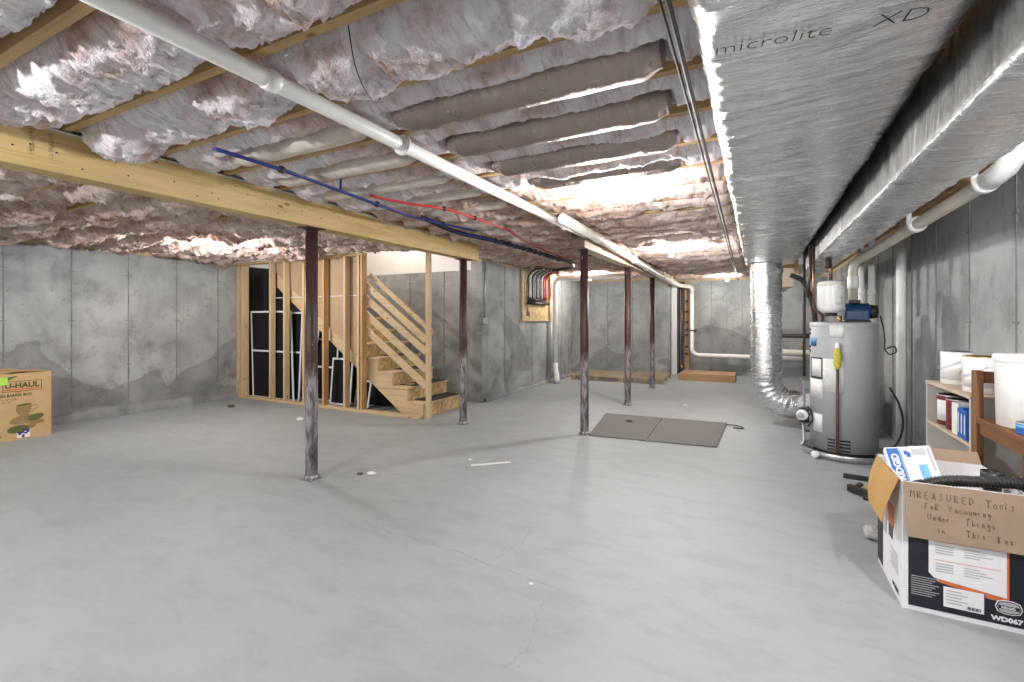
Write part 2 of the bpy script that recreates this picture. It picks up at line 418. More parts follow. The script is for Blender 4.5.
w = MB().box(-1.80, XR, YB, YB + .2, -.15, WT); seam_y(w, YB, [-.95, -.62, -.3, .3, .9])
struct(w, 'wall_far', [M['wall'], M['seam']])
struct(MB().box(XL, XR, YN - .2, YN, -.15, 2.5), 'wall_near', M['wall'])
# sill plates on the wall tops
struct(MB().box(XL - .15, XL - .01, YN, 4.85, WT, JZ), 'trim_1', M['wy'])
struct(MB().box(XR + .01, XR + .15, YN, YB, WT, JZ), 'trim_2', M['wy'])
struct(MB().box(XS, -1.8, 11.21, 11.35, WT, JZ), 'trim_3', M['wx'])
struct(MB().box(-1.8, XR, YB + .01, YB + .15, WT, JZ), 'trim_4', M['wx'])
struct(MB().box(XS - .15, XS - .01, YST, 11.2, WT, JZ), 'trim_5', M['wy'])
# rough footing lip along the left and side walls
def footing(x, y0, y1, d, name, hgt=.12, wid=.10):
    mb = MB(); n = int((y1 - y0) / .05); prof = 5; vs = []
    for i in range(n + 1):
        y = y0 + (y1 - y0) * i / n
        a = float(fbm(np.array([y * 1.3]), np.array([.3]), 9)[0]); b = float(fbm(np.array([y * 6]), np.array([1.3]), 4)[0])
        h = max(.02, hgt * (1 + .7 * a) + .012 * b); w_ = wid * (1 + .5 * a) + .01 * b
        for (fx, fz) in ((0, 1.0), (.55, .93), (.8, .75), (1.0, .25), (1.02, 0)):
            vs.append((x + d * w_ * fx, y, h * fz))
    fs = [(i * prof + j, i * prof + j + 1, (i + 1) * prof + j + 1, (i + 1) * prof + j) for i in range(n) for j in range(prof - 1)]
    mb.add(vs, fs, True)
    struct(mb, name, M['wall'])
footing(XL, YN, 4.85, 1, 'baseboard_left')
footing(XS, 6.35, 11.2, 1, 'baseboard_side', .07, .05)

# ------------------------------------------------------------------ things that hang under the joists (plan lines: insulation keeps clear of them)
PIPE1 = [(-1.635, -1.9, 2.205), (-1.635, 1.3, 2.203), (-1.635, 4.86, 2.198)]
PIPE2 = [(-1.538, 3.95, 2.195), (-1.55, 5.5, 2.18), (-1.60, 8.7, 2.115), (-1.60, 11.2, 2.08)]
ROD = [(-.205, -1.8, 2.19), (-.235, 1.5, 2.19), (-.335, 8.7, 2.17), (-.37, 11.5, 2.15)]
BLUE1 = [(-2.56, 1.5, 2.205), (-2.475, 1.84, 2.175), (-2.515, 2.32, 2.17), (-2.545, 2.7, 2.165), (-2.6, 3.2, 2.17), (-2.58, 3.6, 2.18), (-2.53, 4.1, 2.195)]
BLUE2 = [(-2.71, 3.45, 2.225), (-2.76, 4.1, 2.20), (-2.66, 4.6, 2.19), (-2.60, 5.9, 2.185), (-2.66, 7.3, 2.185)]
RED1 = [(-2.47, 2.55, 2.185), (-2.36, 2.79, 2.175), (-2.18, 3.05, 2.165), (-2.15, 3.46, 2.165), (-2.1700000000000004, 4.1, 2.17), (-2.29, 4.7, 2.165), (-2.39, 5.8, 2.16), (-2.5, 7.2, 2.16)]
BULBS = [(-5.75, 3.38), (-.93, 3.20), (-.96, 6.22), (-3.0, 9.22), (-.55, 10.80), (1.02, 1.45), (-5.1, -.6), (-2.6, 1.0 - 1.75)]  # last three: unseen bulbs added to brighten the near room and right side
BULBZ = 2.08
TUBES = [  # (bay start y centre, tube y, x0, x1, radius) round wrapped runs in joist bays
    (1, 1.745, -1.50, -.30, .098), (2, 2.150, -1.48, -.34, .096), (3, 2.565, -1.44, -.36, .094), (4, 2.975, -1.36, -.40, .085)]
TUBES2 = [(1, 1.755, -2.75, -1.72, .092), (2, 2.165, -2.9, -1.75, .092), (3, 2.575, -2.95, -1.78, .090), (4, 2.985, -2.7, -1.78, .085), (5, 3.40, -2.6, -1.8, .085)]
VENT = [(-2.1, 8.96, 2.12), (-3.66, 8.96, 2.12)]
BUNDLE2 = [(-2.66, 7.3, 2.185), (-2.9, 7.8, 2.19), (-3.35, 8.1, 2.19)]
KEEP = [(VENT, .05), (BUNDLE2, .04), (PIPE1, .042), (PIPE2, .058), (ROD, .03), (BLUE1, .022), (BLUE2, .035), (RED1, .016)]
JOIST_Y = lambda k: .69 + .41 * k
def line_z(X, Y, line, rad):
    """lowest height the wool may have so that it clears a line, -inf elsewhere"""
    out = np.full(X.shape, -9.0)
    for a, b in zip(line[:-1], line[1:]):
        ax, ay, az = a; bx, by, bz = b; dx, dy = bx - ax, by - ay; ll = dx * dx + dy * dy
        t = np.clip(((X - ax) * dx + (Y - ay) * dy) / ll, 0, 1)
        d = np.hypot(X - ax - t * dx, Y - ay - t * dy)
        z = az + t * (bz - az) + rad + .012
        wgt = np.where(d < rad + .02, z, np.where(d < rad + .07, z - (d - rad - .02) * 1.6, -9.0))
        out = np.maximum(out, wgt)
    return out
def batt(name, x0, x1, yc, half, seed, sag, amp, dx, n, tubes=(), over=.022, mat_='wool', along=False):
    nx = max(4, int((x1 - x0) / dx)); xs = np.linspace(x0, x1, nx + 1)
    s = np.sin(np.linspace(-1, 1, n) * math.pi / 2) * .35 + np.linspace(-1, 1, n) * .65
    X, S = np.meshgrid(xs, s, indexing='ij')
    Y = yc + S * half
    n1 = fbm(X * 1.1, Y * 1.6, seed, 3)
    wx = X + .16 * fbm(X * 2.4, Y * 2.6, seed + 11, 3); wy = Y + .12 * fbm(X * 2.3, Y * 2.9, seed + 17, 3)
    sk = .9 * math.sin(seed * 1.7)
    def torn(u, gain):                                     # sheets peeled over one another: slow slope, sharp lip
        fr = u - np.floor(u)
        return (np.floor(u) + .55 * fr + .45 * sstep(.86, .97, fr)) * gain, fr
    q = (fbm(wx * 1.2 + wy * sk, wy * 3.6 - wx * .5, seed + 23, 3) if along else fbm(wx * 2.6 + wy * sk, wy * 1.5 - wx * .3, seed + 23, 3)) * 4.0 + 8
    terr, fr = torn(q, 1 / 3.2); terr = terr - 8 / 3.2
    q2 = fbm(wx * 6 + wy * sk * 2, wy * 3.0, seed + 31, 3) * 3.4 + 8
    terr2, f2 = torn(q2, 1 / 3.2); terr2 = terr2 - 8 / 3.2
    lump = 1 - np.abs(fbm(wx * 2.6, wy * 3.4, seed + 41, 3)) * 2.0
    curl = np.exp(-((fr - .93) / .05) ** 2) + .6 * np.exp(-((f2 - .9) / .07) ** 2)
    fine = fbm(X * 44, Y * 18, seed + 51, 3)
    prof = 1 - np.abs(S) ** 3.6
    pinch = np.clip(1 + .8 * fbm(xs * 1.7, xs * 0 + seed, seed + 61, 2), .15, 1.6)[:, None]
    drop = sag * pinch + amp * (.45 * n1 + .80 * terr + .38 * terr2 + .28 * lump + .26 * curl + .07 * fine)
    Z = JZ + .075 - (.075 + np.maximum(drop, -.05)) * prof - .006 * fine * prof
    ov = over * np.clip(.5 + 1.3 * fbm(xs * 3.0, xs * 0 + 3.3, seed + 71, 5, .7), 0, 1.4)[:, None]
    keepz = np.full(X.shape, -9.0)
    for ln, r_ in KEEP: keepz = np.maximum(keepz, line_z(X, Y, ln, r_))
    for bx, by in BULBS:
        d = np.hypot(X - bx, Y - by); keepz = np.maximum(keepz, np.where(d < .075, JZ + .06, np.where(d < .19, JZ + .06 - (d - .075) * 1.25, -9)))
    for (_, ty, tx0, tx1, tr) in tubes:
        d = np.abs(Y - ty); rr = tr + .016
        inx = (X > tx0 - .02) & (X < tx1 + .02)
        keepz = np.maximum(keepz, np.where(inx & (d < rr), JZ + .01 + np.sqrt(np.maximum(rr * rr - d * d, 0)), -9))
    keepz = np.maximum(keepz, np.where(X > -.20, JZ + .01, -9)); keepz = np.maximum(keepz, np.where((X < -3.10) & (X > -3.34) & (Y < 5.3), JZ + .012, -9))
    keepz = np.maximum(keepz, np.where((X < -1.62) & (X > -1.86) & (Y > 4.8), JZ + .012, -9))
    keepz = np.maximum(keepz, np.where((X < -3.36) & (Y > 7.6) & (Y < 9.2), JZ + .02, -9))
    keepz = np.maximum(keepz, np.where((X < -1.3) & (X > -1.7) & (Y > 11.2), JZ, -9))
    Z = np.maximum(Z, np.minimum(keepz, 2.44))
    Y = Y + np.sign(S) * ov * np.clip((JZ - .008 - Z) / .03, 0, 1) * np.abs(S) ** 2
    top = 2.47
    cols = [np.stack([X, Y, Z], -1), np.stack([np.stack([xs, xs * 0 + yc + half, xs * 0 + top], -1), np.stack([xs, xs * 0 + yc - half, xs * 0 + top], -1)], 1)]
    V = np.concatenate(cols, 1); m = n + 2
    vs = V.reshape(-1, 3)
    ii, jj = np.meshgrid(np.arange(nx), np.arange(m), indexing='ij'); j2 = (jj + 1) % m
    F = np.stack([ii * m + jj, (ii + 1) * m + jj, (ii + 1) * m + j2, ii * m + j2], -1).reshape(-1, 4)
    mb = MB(); mb.v = [tuple(p) for p in vs.tolist()]; mb.f = F.tolist(); mb.mi = [0] * len(mb.f)
    sm = np.ones((nx, m), bool); sm[:, n - 1:] = False
    mb.sm = sm.reshape(-1).tolist()
    mb.f.append(list(range(m))); mb.f.append([nx * m + j for j in range(m)][::-1]); mb.mi += [0, 0]; mb.sm += [False, False]
    return mb.build(name, M[mat_])

def smooth_line(pts, n=60):
    pts = np.array(pts, float); d = np.r_[0, np.cumsum(np.linalg.norm(np.diff(pts, axis=0), axis=1))]
    out = []
    tt = np.linspace(0, d[-1], n)
    tang = np.gradient(pts, d, axis=0)
    for t_ in tt:
        i = min(np.searchsorted(d, t_, side='right') - 1, len(d) - 2); h = d[i + 1] - d[i]; u = (t_ - d[i]) / h
        h00 = 2 * u ** 3 - 3 * u ** 2 + 1; h10 = u ** 3 - 2 * u ** 2 + u; h01 = -2 * u ** 3 + 3 * u ** 2; h11 = u ** 3 - u ** 2
        out.append(tuple(h00 * pts[i] + h10 * h * tang[i] + h01 * pts[i + 1] + h11 * h * tang[i + 1]))
    return out
# joists and wool, left of the timber beam
KL0, KL1 = -2, 10
for k in range(KL0, KL1 + 1):
    y = JOIST_Y(k)
    o = MB().box(XL - .12, -3.215, y - .019, y + .019, JZ, 2.50).build('ceiling_joist', M['jx'])
    tag(o, f'rough pine ceiling joist left of the timber beam, {ORD[KL1 - k]} out from the stud wall', 'joist', 'joists left of the beam')
for k in range(KL0, KL1):
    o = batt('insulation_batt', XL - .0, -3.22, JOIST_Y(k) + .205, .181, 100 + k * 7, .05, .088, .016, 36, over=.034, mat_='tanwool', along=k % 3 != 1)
    tag(o, f'sagging torn pink-brown insulation batt left of the timber beam, {ORD[KL1 - 1 - k]} bay from the stud wall', 'insulation', 'wool left of the beam')
# between the beam and the duct, running to the back
KM0, KM1 = -2, 27
for k in range(KM0, KM1 + 1):
    y = JOIST_Y(k); x0 = -3.205 if y < 5.2 else XS - .10
    if y > 11.2: x0 = -1.95
    o = MB().box(x0, XR + .12, y - .019, y + .019, JZ, 2.50).build('ceiling_joist', M['jx'])
    tag(o, f'yellow pine ceiling joist right of the timber beam, {ORD[k - KM0]} from the camera end', 'joist', 'joists right of the beam')
for k in range(KM0, KM1):
    yc = JOIST_Y(k) + .205; x0 = -3.20 if yc < 5.3 else XS + .02
    if yc > 11.1: x0 = -1.75
    tb = [t for t in TUBES + TUBES2 if t[0] == k + 0 - 1 + 0] if False else [t for t in TUBES + TUBES2 if abs(t[1] - yc) < .1]
    if k < 2: sag, amp = .055, .072
    elif k < 7: sag, amp = .03, .028
    elif k < 12: sag, amp = .03, .055
    else: sag, amp = .03, .05
    if k == 12 or k == 13: sag = .035
    dx, n = (.014, 38) if k < 8 else ((.022, 28) if k < 16 else (.035, 18))
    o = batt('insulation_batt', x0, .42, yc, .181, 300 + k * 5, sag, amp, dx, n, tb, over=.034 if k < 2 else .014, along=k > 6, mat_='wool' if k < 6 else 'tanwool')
    tag(o, f'pink insulation batt right of the timber beam, {ORD[k - KM0]} joist bay from the camera end', 'insulation', 'wool right of the beam')
for i, (x, y0, lab_) in enumerate(((-1.18, 1.12, 'thin dark support wire bowed under the near pink batt, nearest the big duct'),)):
    o = MB().tube(smooth_line([(x, y0, 2.255), (x - .04, y0 + .07, 2.165), (x - .10, y0 + .2, 2.125), (x - .16, y0 + .31, 2.165), (x - .2, y0 + .375, 2.255)], 24), .0022, 6).build('support_wire', M['black']); tag(o, lab_, 'wire')
# short pieces of wool against the right wall
for i, k in enumerate(range(2, 12)):
    yc = JOIST_Y(k) + .205
    o = batt('insulation_batt', .80, XR - .01, yc, .181, 700 + k, .02, .03, .03, 16, mat_='tanwool')
    tag(o, f'short brown-pink insulation piece between foil duct and right wall, {ORD[i]} from the camera end', 'insulation', 'wool at the right wall')

# ------------------------------------------------------------------ beams and posts
t = thing('timber_beam', (-3.21, 2.3, 2.04), 'long yellow laminated timber beam carried by the two left red posts', 'beam')
MB().box(-3.28, -3.14, -1.95, 5.14, 2.04, JZ - .001).build('beam_body', M['bm'], t, .004)
mb = MB()
for i in range(46):
    y = .7 + i * .1 + rng.uniform(-.04, .04); z = 2.04 + rng.uniform(.03, .19)
    mb.lathe([(.0045, 0), (.0045, .002)], (-3.14, y, z), 8, (1, 0, 0))
mb.build('nail_heads', M['iron'], t)
text('1906-0180', .030, (-3.1385, .98, 2.10), (0, .0, 1), (0, -1, 0), M['green'], t, bold=-.0006)
text('ULTRALAM', .026, (-3.1385, 1.05, 2.10), (0, .0, 1), (0, -1, 0), M['green'], t, bold=-.0006)
t = thing('timber_beam', (-1.73, 8.2, 2.08), 'pale timber beam beside the white drain, carried by the three right posts', 'beam')
MB().box(-1.80, -1.662, 4.93, 11.19, 2.08, JZ - .001).build('beam_body', M['beam2'], t, .004)
MB().box(-1.805, -1.657, 4.90, 4.928, 2.075, JZ - .002).build('end_block', M['handle'], t, .002)

def post(x, y, ztop, label):
    t = thing('steel_post', (x, y, 0), label, 'post', 'steel lally columns')
    MB().lathe([(.0475, .006), (.0475, ztop - .007)], (x, y, 0), 28).build('shaft', M['post'], t)
    b = MB().box(x - .075, x + .055, y - .055, y + .055, .0005, .006); b.lathe([(.058, .006), (.058, .030), (.049, .036)], (x, y, 0), 24)
    b.build('base_plate', M['post'], t)
    MB().box(x - .065, x + .065, y - .09, y + .09, ztop - .007, ztop - .0005).build('cap_plate', M['post'], t)
    return t
post(-3.215, 2.665, 2.04, 'maroon steel post with flaking grey foot, nearest camera, under the yellow beam')
post(-3.23, 4.92, 2.04, 'steel post right of the stair newel, under the end of the yellow beam')
post(-1.73, 5.12, 2.08, 'dark steel post with flaked paint at the corner of the grey mat')
post(-1.735, 7.15, 2.08, 'dark steel post behind the grey mat, middle of the right row of three')
post(-1.755, 9.13, 2.08, 'dark red steel post just in front of the pallets')

# ------------------------------------------------------------------ white drain pipes under the joists
t = thing('drain_pipe', (-1.635, 1.5, 2.16), 'slim white plastic pipe crossing the ceiling from camera to pale beam end', 'pipe')
MB().tube(PIPE1, .034, 20).build('pipe_run', M['pvc'], t)
for (y, l) in ((1.17, .055), (1.92, .05)):
    z = 2.203
    mb = MB().lathe([(.036, -l / 2), (.040, -l / 2 + .004), (.040, l / 2 - .004), (.036, l / 2)], (-1.635, y, z), 20, (0, 1, 0))
    if y > 1.5:
        mb.lathe([(.036, -.012), (.052, -.008), (.052, .008), (.036, .012)], (-1.635, y, z), 20, (0, 1, 0))
        mb.box(-1.675, -1.655, y - .01, y + .01, z + .02, JZ - .002)
    mb.build('coupling', M['pvc'], t)
mb = MB()
for a in range(13):
    an = math.pi + math.pi * a / 12
    pass
mb.tube([(-1.635 +   .041 * math.cos(math.pi + math.pi * a / 12), 4.25, 2.199 + .041 * math.sin(math.pi + math.pi * a / 12)) for a in range(13)], .004, 8)
mb.build('pipe_hook', M['pvc'], t)
def arc(c, u, v, r, a0, a1, n=8):
    c, u, v = Vector(c), Vector(u), Vector(v)
    return [c + (u * math.cos(R(a0 + (a1 - a0) * i / n)) + v * math.sin(R(a0 + (a1 - a0) * i / n))) * r for i in range(n + 1)]
t = thing('drain_pipe', (-1.5, 8.2, .55), 'thick white plastic drain along the pale beam, dropping at the far wall and turning right', 'pipe')
XP = -1.36
p = list(PIPE2) + [(-1.59, 11.45, 2.075), (-1.53, 11.62, 2.07), (-1.42, 11.74, 2.06), (-1.38, 11.79, 2.04), (XP, 11.815, 2.0), (XP, 11.82, 1.9)]
MB().tube(p, .046, 20).build('overhead_run', M['pvcw'], t)
p = [(XP, 11.82, 1.9), (XP, 11.82, .62)] + arc((XP + .16, 11.82, .62), (-1, 0, 0), (0, 0, -1), .16, 10, 90) + [(.0, 11.82, .455), (.9, 11.82, .45)]
MB().tube(p, .046, 18).build('wall_run', M['pvc'], t)
for y in (5.0, 5.75, 6.84, 7.8, 9.30):
    z = np.interp(y, [q[1] for q in PIPE2], [q[2] for q in PIPE2]); x = np.interp(y, [q[1] for q in PIPE2], [q[0] for q in PIPE2])
    mb = MB().lathe([(.047, -.05), (.054, -.046), (.054, .046), (.047, .05)], (x, y, z), 20, (0, 1, .0))
    if y in (6.84, 9.30): mb.tube([(x + .02, y, z + .04), (x + .03, y, JZ - .002)], .016, 10)
    mb.build('coupling', M['pvcw'], t)
MB().box(XP - .06, XP + .09, 11.87, 11.995, 1.02, 1.05).box(XP - .052, XP + .052, 11.765, 11.84, 1.02, 1.05).build('pipe_clamp', M['iron'], t)

# rods along the foil duct
for i, (dx_, lab) in enumerate(((0.0, 'thin dark iron gas pipe hung along the left edge of the foil duct'), (-.022, 'thinner dark line beside the iron gas pipe along the foil duct'))):
    o = MB().tube([(x + dx_ + .012, y, z + (.0 if i == 0 else .004)) for x, y, z in ROD], .009 if i == 0 else .005, 10).build('overhead_pipe', M['iron'])
    tag(o, lab, 'pipe')
# PEX and cables
t = thing('water_tubing', (-2.52, 2.8, 2.17), 'pair of blue water tubes tied together below the joists right of the yellow beam', 'tubing')
for d in (-.008, .008):
    MB().tube(smooth_line([(x + d, y, z) for x, y, z in BLUE1]), .0085, 8).build('tube', M['blue'], t)
for i in (1, 3, 5):
    MB().lathe([(.021, -.012), (.021, .012)], BLUE1[i], 12, (0, 1, 0)).build('tie', M['black'], t)
MB().tube([BLUE1[2], (-2.47, 2.28, 2.235), (-2.465, 2.24, 2.25)], .008, 8).build('branch', M['blue'], t)
t = thing('water_tubing', (-2.3, 4.5, 2.17), 'red water tube with black ties, looping below the joists between beam and pipe', 'tubing')
MB().tube(smooth_line(RED1, 90), .010, 8).build('tube', M['red'], t)
for i in (2, 3): MB().lathe([(.018, -.012), (.018, .012)], RED1[i], 12, (0, 1, 0)).build('tie', M['black'], t)
t = thing('tubing_bundle', (-2.66, 5.5, 2.15), 'dark taped bundle of blue and black tubes running under joists towards the manifold panel', 'tubing')
mb = MB()
for a in range(4):
    mb.cur = 0 if a < 1 else 1
    off = (.016 * math.cos(a * 1.57), .016 * math.sin(a * 1.57))
    mb.tube(smooth_line([(x + off[0], y, z + off[1] * .8) for x, y, z in BLUE2 + [(-2.9, 7.8, 2.19), (-3.35, 8.1, 2.20)]], 60), .011, 7)
mb.build('tubes', [M['blue'], M['black']], t)
mb = MB()
for i in range(16):
    q = smooth_line(BLUE2, 60)[18 + i * 2 + rng.randint(0, 1)]
    mb.lathe([(.024, -.03), (.033, 0), (.026, .03)], (q[0] + rng.uniform(-.01, .01), q[1], q[2]), 8, (rng.uniform(-.3, .3), 1, 0))
mb.build('tape', M['black'], t)
o = MB().tube(smooth_line([(-3.131, .95, 2.251), (-3.131, 1.4, 2.247), (-3.131, 2.2, 2.250), (-3.131, 3.1, 2.243), (-3.131, 3.7, 2.215), (-3.131, 4.2, 2.235), (-3.131, 4.9, 2.245)], 70), .007, 8).build('electric_cable', M['cable'])
tag(o, 'pale electric cable stapled along the top edge of the yellow beam', 'cable')

# round wrapped duct runs in the bays
def wrapped_tube(x0, x1, y, r, mat_, label, name='wrapped_duct', puff=True, seed=0, zc=JZ + .012):
    nx = int((x1 - x0) / .015); n = 24; vs = []
    xs = np.linspace(x0, x1, nx + 1); an = np.linspace(0, 2 * np.pi, n, endpoint=False)
    X, A = np.meshgrid(xs, an, indexing='ij')
    rr = r * (1 + .05 * fbm(X * 9, np.cos(A) * 2 + np.sin(A) * 1.3, seed, 3) + .02 * fbm(X * 40, np.cos(A) * 3, seed + 5, 2))
    e = np.minimum(X - x0, x1 - X); rr = rr * (.72 + .28 * sstep(0, .08, e))
    V = np.stack([X, y + rr * np.cos(A), zc + rr * np.sin(A)], -1).reshape(-1, 3)
    fs = [(i * n + j, i * n + (j + 1) % n, (i + 1) * n + (j + 1) % n, (i + 1) * n + j) for i in range(nx) for j in range(n)]
    mb = MB().add(V.tolist(), fs, True)
    mb.f += [list(range(n))[::-1], [nx * n + j for j in range(n)]]; mb.mi += [0, 0]; mb.sm += [False, False]
    return tag(mb.build(name, mat_), label, 'duct', 'wrapped ducts in joist bays')
for i, (_, ty, x0, x1, tr) in enumerate(TUBES):
    wrapped_tube(x0, x1, ty, tr, M['taupe'], f'taupe foil wrapped duct in the joist bay left of the big duct, {ORD[i]} from camera', seed=i * 9)
for i, (_, ty, x0, x1, tr) in enumerate(TUBES2):
    wrapped_tube(x0, x1, ty, tr - .02, M['kraft_tube'], f'beige wrapped duct between beam and white pipe, {ORD[i]} from camera', seed=50 + i * 9)

# ------------------------------------------------------------------ big foil ducts
def rect_duct(name, x0, x1, z0, z1, y0, y1, rad, seed, par, amp=.006, step=.014, fn=None, side=False):
    # rounded rectangle loop, evenly sampled
    pts = []
    def seg(a, b, n): return [(a[0] + (b[0] - a[0]) * i / n, a[1] + (b[1] - a[1]) * i / n) for i in range(n)]
    def cor(cx, cz, a0): return [(cx + rad * math.cos(R(a0 + 90 * i / 6)), cz + rad * math.sin(R(a0 + 90 * i / 6))) for i in range(6)]
    nb = max(4, int((x1 - x0) / .02)); nh = max(3, int((z1 - z0) / .03))
    pts += cor(x0 + rad, z0 + rad, 180) + seg((x0 + rad, z0), (x1 - rad, z0), nb) + cor(x1 - rad, z0 + rad, 270) + seg((x1, z0 + rad), (x1, z1 - rad), nh)
    pts += cor(x1 - rad, z1 - rad, 0) + seg((x1 - rad, z1), (x0 + rad, z1), nb // 2) + cor(x0 + rad, z1 - rad, 90) + seg((x0, z1 - rad), (x0, z0 + rad), nh)
    pts = np.array(pts); m = len(pts); ny = int((y1 - y0) / step); ys = np.linspace(y0, y1, ny + 1)
    cx, cz = (x0 + x1) / 2, (z0 + z1) / 2
    nrm = np.stack([(pts[:, 0] - cx) / (x1 - x0), (pts[:, 1] - cz) / (z1 - z0)], -1)
    dom = np.abs(nrm[:, 0]) > np.abs(nrm[:, 1])
    nr = np.where(np.abs(nrm) > .42, np.sign(nrm), 0.0); nr = np.where((np.abs(nr).sum(1) == 0)[:, None], np.sign(nrm) * np.stack([dom, ~dom], -1), nr)
    nr = nr / np.linalg.norm(nr, axis=1, keepdims=True)
    Yg, P = np.meshgrid(ys, np.arange(m), indexing='ij')
    px, pz = pts[P, 0], pts[P, 1]
    u = px + pz
    d = amp * (1.25 * fbm(Yg * 7 + u * 1.3, u * 1.5, seed, 3) + .75 * fbm(Yg * 21 + u * 4, u * 2.4, seed + 7, 3)) + .006 * fbm(Yg * 1.7, u * 2, seed + 3, 2)
    d = d + amp * .9 * np.exp(-((np.mod(Yg + .1 * u, 1.15) - .55) / .018) ** 2)      # taped band seams
    X = px + nr[P, 0] * d; Z = pz + nr[P, 1] * d
    bot = (np.abs(px - cx) < (x1 - x0) / 2) & (pz < cz)
    Z = Z - np.where(bot, .012 * (1 - ((px - cx) / ((x1 - x0) / 2)) ** 2), 0)
    V = np.stack([X, Yg, Z], -1)
    if fn: V = fn(V)
    fs = [(i * m + j, (i + 1) * m + j, (i + 1) * m + (j + 1) % m, i * m + (j + 1) % m) for i in range(ny) for j in range(m)]
    mb = MB().add(V.reshape(-1, 3).tolist(), fs, True)
    if side: mb.mi = [1 if (pts[j][0] < x0 + .004 and pts[j][1] > z0 + .012) else 0 for i in range(ny) for j in range(m)]  # left face takes the foil with the painted-in shade
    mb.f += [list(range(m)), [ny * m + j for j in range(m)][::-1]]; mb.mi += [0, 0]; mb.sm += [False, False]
    return mb.build(name, [M['foil'], M['shadefoil']] if side else M['foil'], par)
t = thing('supply_duct', (.155, 3.0, 1.99), 'wide foil wrapped trunk duct with dotted print overhead, above the round drop', 'duct')
rect_duct('trunk', -.14, .45, 2.005, 2.245, -1.9, 6.95, .05, 3, t, .0085)
text('microlite', .072, (-.10, 1.325, 1.981), (.985, .12, 0), (.12, -.985, 0), M['ink'], t, bold=-.0017, sx=1.0)
for i, c_ in enumerate('XD'): text(c_, .072, (.235 + i * .052, 1.366 + i * .0063, 1.981), (.985, .12, 0), (.12, -.985, 0), M['ink'], t, bold=-.0017)
t = thing('return_duct', (.60, 3.0, 1.85), 'narrower lower foil wrapped duct along the right, beside the white vent pipe', 'duct')
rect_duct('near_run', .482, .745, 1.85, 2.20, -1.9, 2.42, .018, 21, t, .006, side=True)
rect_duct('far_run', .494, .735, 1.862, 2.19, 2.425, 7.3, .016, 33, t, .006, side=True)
mb = MB()
for y in (2.40, 4.6):
    mb.box(.462, .75, y, y + .02, 1.842, 1.845) if False else None
# round drop with elbow
t = thing('round_duct', (.10, 6.68, .0), 'bright foil wrapped round drop with elbow near the floor, left of the water heater', 'duct')
cx, cy, rr = .10, 6.68, .178
path = [(cx, cy, 1.982), (cx, cy, 1.94)] + [(cx, cy, z) for z in np.linspace(1.9, .60, 60)] + [tuple(v) for v in arc((cx + .30, cy, .56), (-1, 0, 0), (0, 0, -1), .30, 0, 90, 26)] + [(cx + .33, cy, .26), (cx + .37, cy, .26)]
mb = MB(); n = 40; P3 = [Vector(p) for p in path]; uu = Vector((0, 1, 0)); vs = []
for i, p in enumerate(P3):
    tt = (P3[min(i + 1, len(P3) - 1)] - P3[max(i - 1, 0)]).normalized(); ww = tt.cross(uu).normalized()
    for j in range(n):
        a = 2 * math.pi * j / n
        wr = float(fbm(np.array([i * .45 + math.cos(a) * .6]), np.array([math.sin(a) * 1.2 + math.cos(a) * .5]), 77, 3)[0])
        amp_ = .012 if i < 60 else .03
        if i == 1: amp_ = 0
        r_ = rr * (1 + amp_ * 1.6 * wr) * (1.06 if i in (2, 3) else 1)
        if i > 62: r_ *= 1 - .05 * abs(math.sin((i - 62) * .9))
        if i >= len(P3) - 2: r_ = rr * .95
        vs.append(p + (uu * math.cos(a) + ww * math.sin(a)) * r_)
fs = [(i * n + j, i * n + (j + 1) % n, (i + 1) * n + (j + 1) % n, (i + 1) * n + j) for i in range(len(P3) - 1) for j in range(n)]
kk = 2 + 58
half1 = [f for f in fs if f[0] // n < kk]; half2 = [f for f in fs if f[0] // n >= kk]
MB().add(vs, half1, True).build('drop', M['foilx'], t)
MB().add(vs, half2, True).build('elbow', M['foilx'], t)
t = thing('air_cabinet', (.62, 6.68, 0), 'low grey sheet metal cabinet at the foil elbow, behind the water heater', 'furnace')
MB().box(.475, 1.05, 6.40, 6.96, .02, .56).build('casing', M['cabinet'], t, .006)
MB().box(.474, 1.051, 6.38, 6.399, .50, .58).build('top_rail', M['steel'], t, .003)
MB().box(.50, .58, 6.392, 6.3995, .28, .44).build('paper_label', M['label'], t)
MB().box(.475, 1.05, 6.42, 6.94, 0, .019).build('foot', M['black'], t)
t = thing('branch_duct', (.36, 8.6, 1.72), 'plain sheet metal branch duct behind the round foil drop', 'duct')
MB().prism([(7.5, 1.74), (9.6, 1.80), (9.6, 2.0), (7.5, 2.0)], 0, .30, .45).build('branch_body', M['shelfedge'], t, .004)
MB().box(.29, .46, 9.6, 9.63, 1.78, 2.01).build('flange', M['steel'], t)

# ------------------------------------------------------------------ stairs and framed wall
SY0, SY1 = 4.87, 4.96
t = thing('stud_wall', (-5.8, 4.915, 0), 'open pine stud frame beside the stairs on the left', 'wall framing')
MB().box(XL + .02, -3.87, SY0, SY1, 0.0005, .038).build('sole_plate', M['wx'], t, .003)
MB().box(XL + .02, -4.86, SY0, SY1, 2.19, 2.228).build('top_plate', M['wx'], t, .003)
for xa, mm in ((-7.68, 'wz'), (-7.55, 'wz'), (-6.85, 'wz'), (-6.515, 'wz'), (-6.085, 'wz'), (-5.657, 'stud2'), (-5.23, 'wz'), (-4.965, 'wz'), (-4.905, 'stud2')):
    xb = xa + (.04 if xa > -7.5 else .07)
    mb = MB().box(xa, xb, SY0, SY1, .038, 2.19); mb.build('stud', M[mm], t, .004)
MB().box(-4.36, -4.26, SY0 + .30, SY1 + .30, .0005, .40).build('cripple_stud', M['stud2'], t, .003)

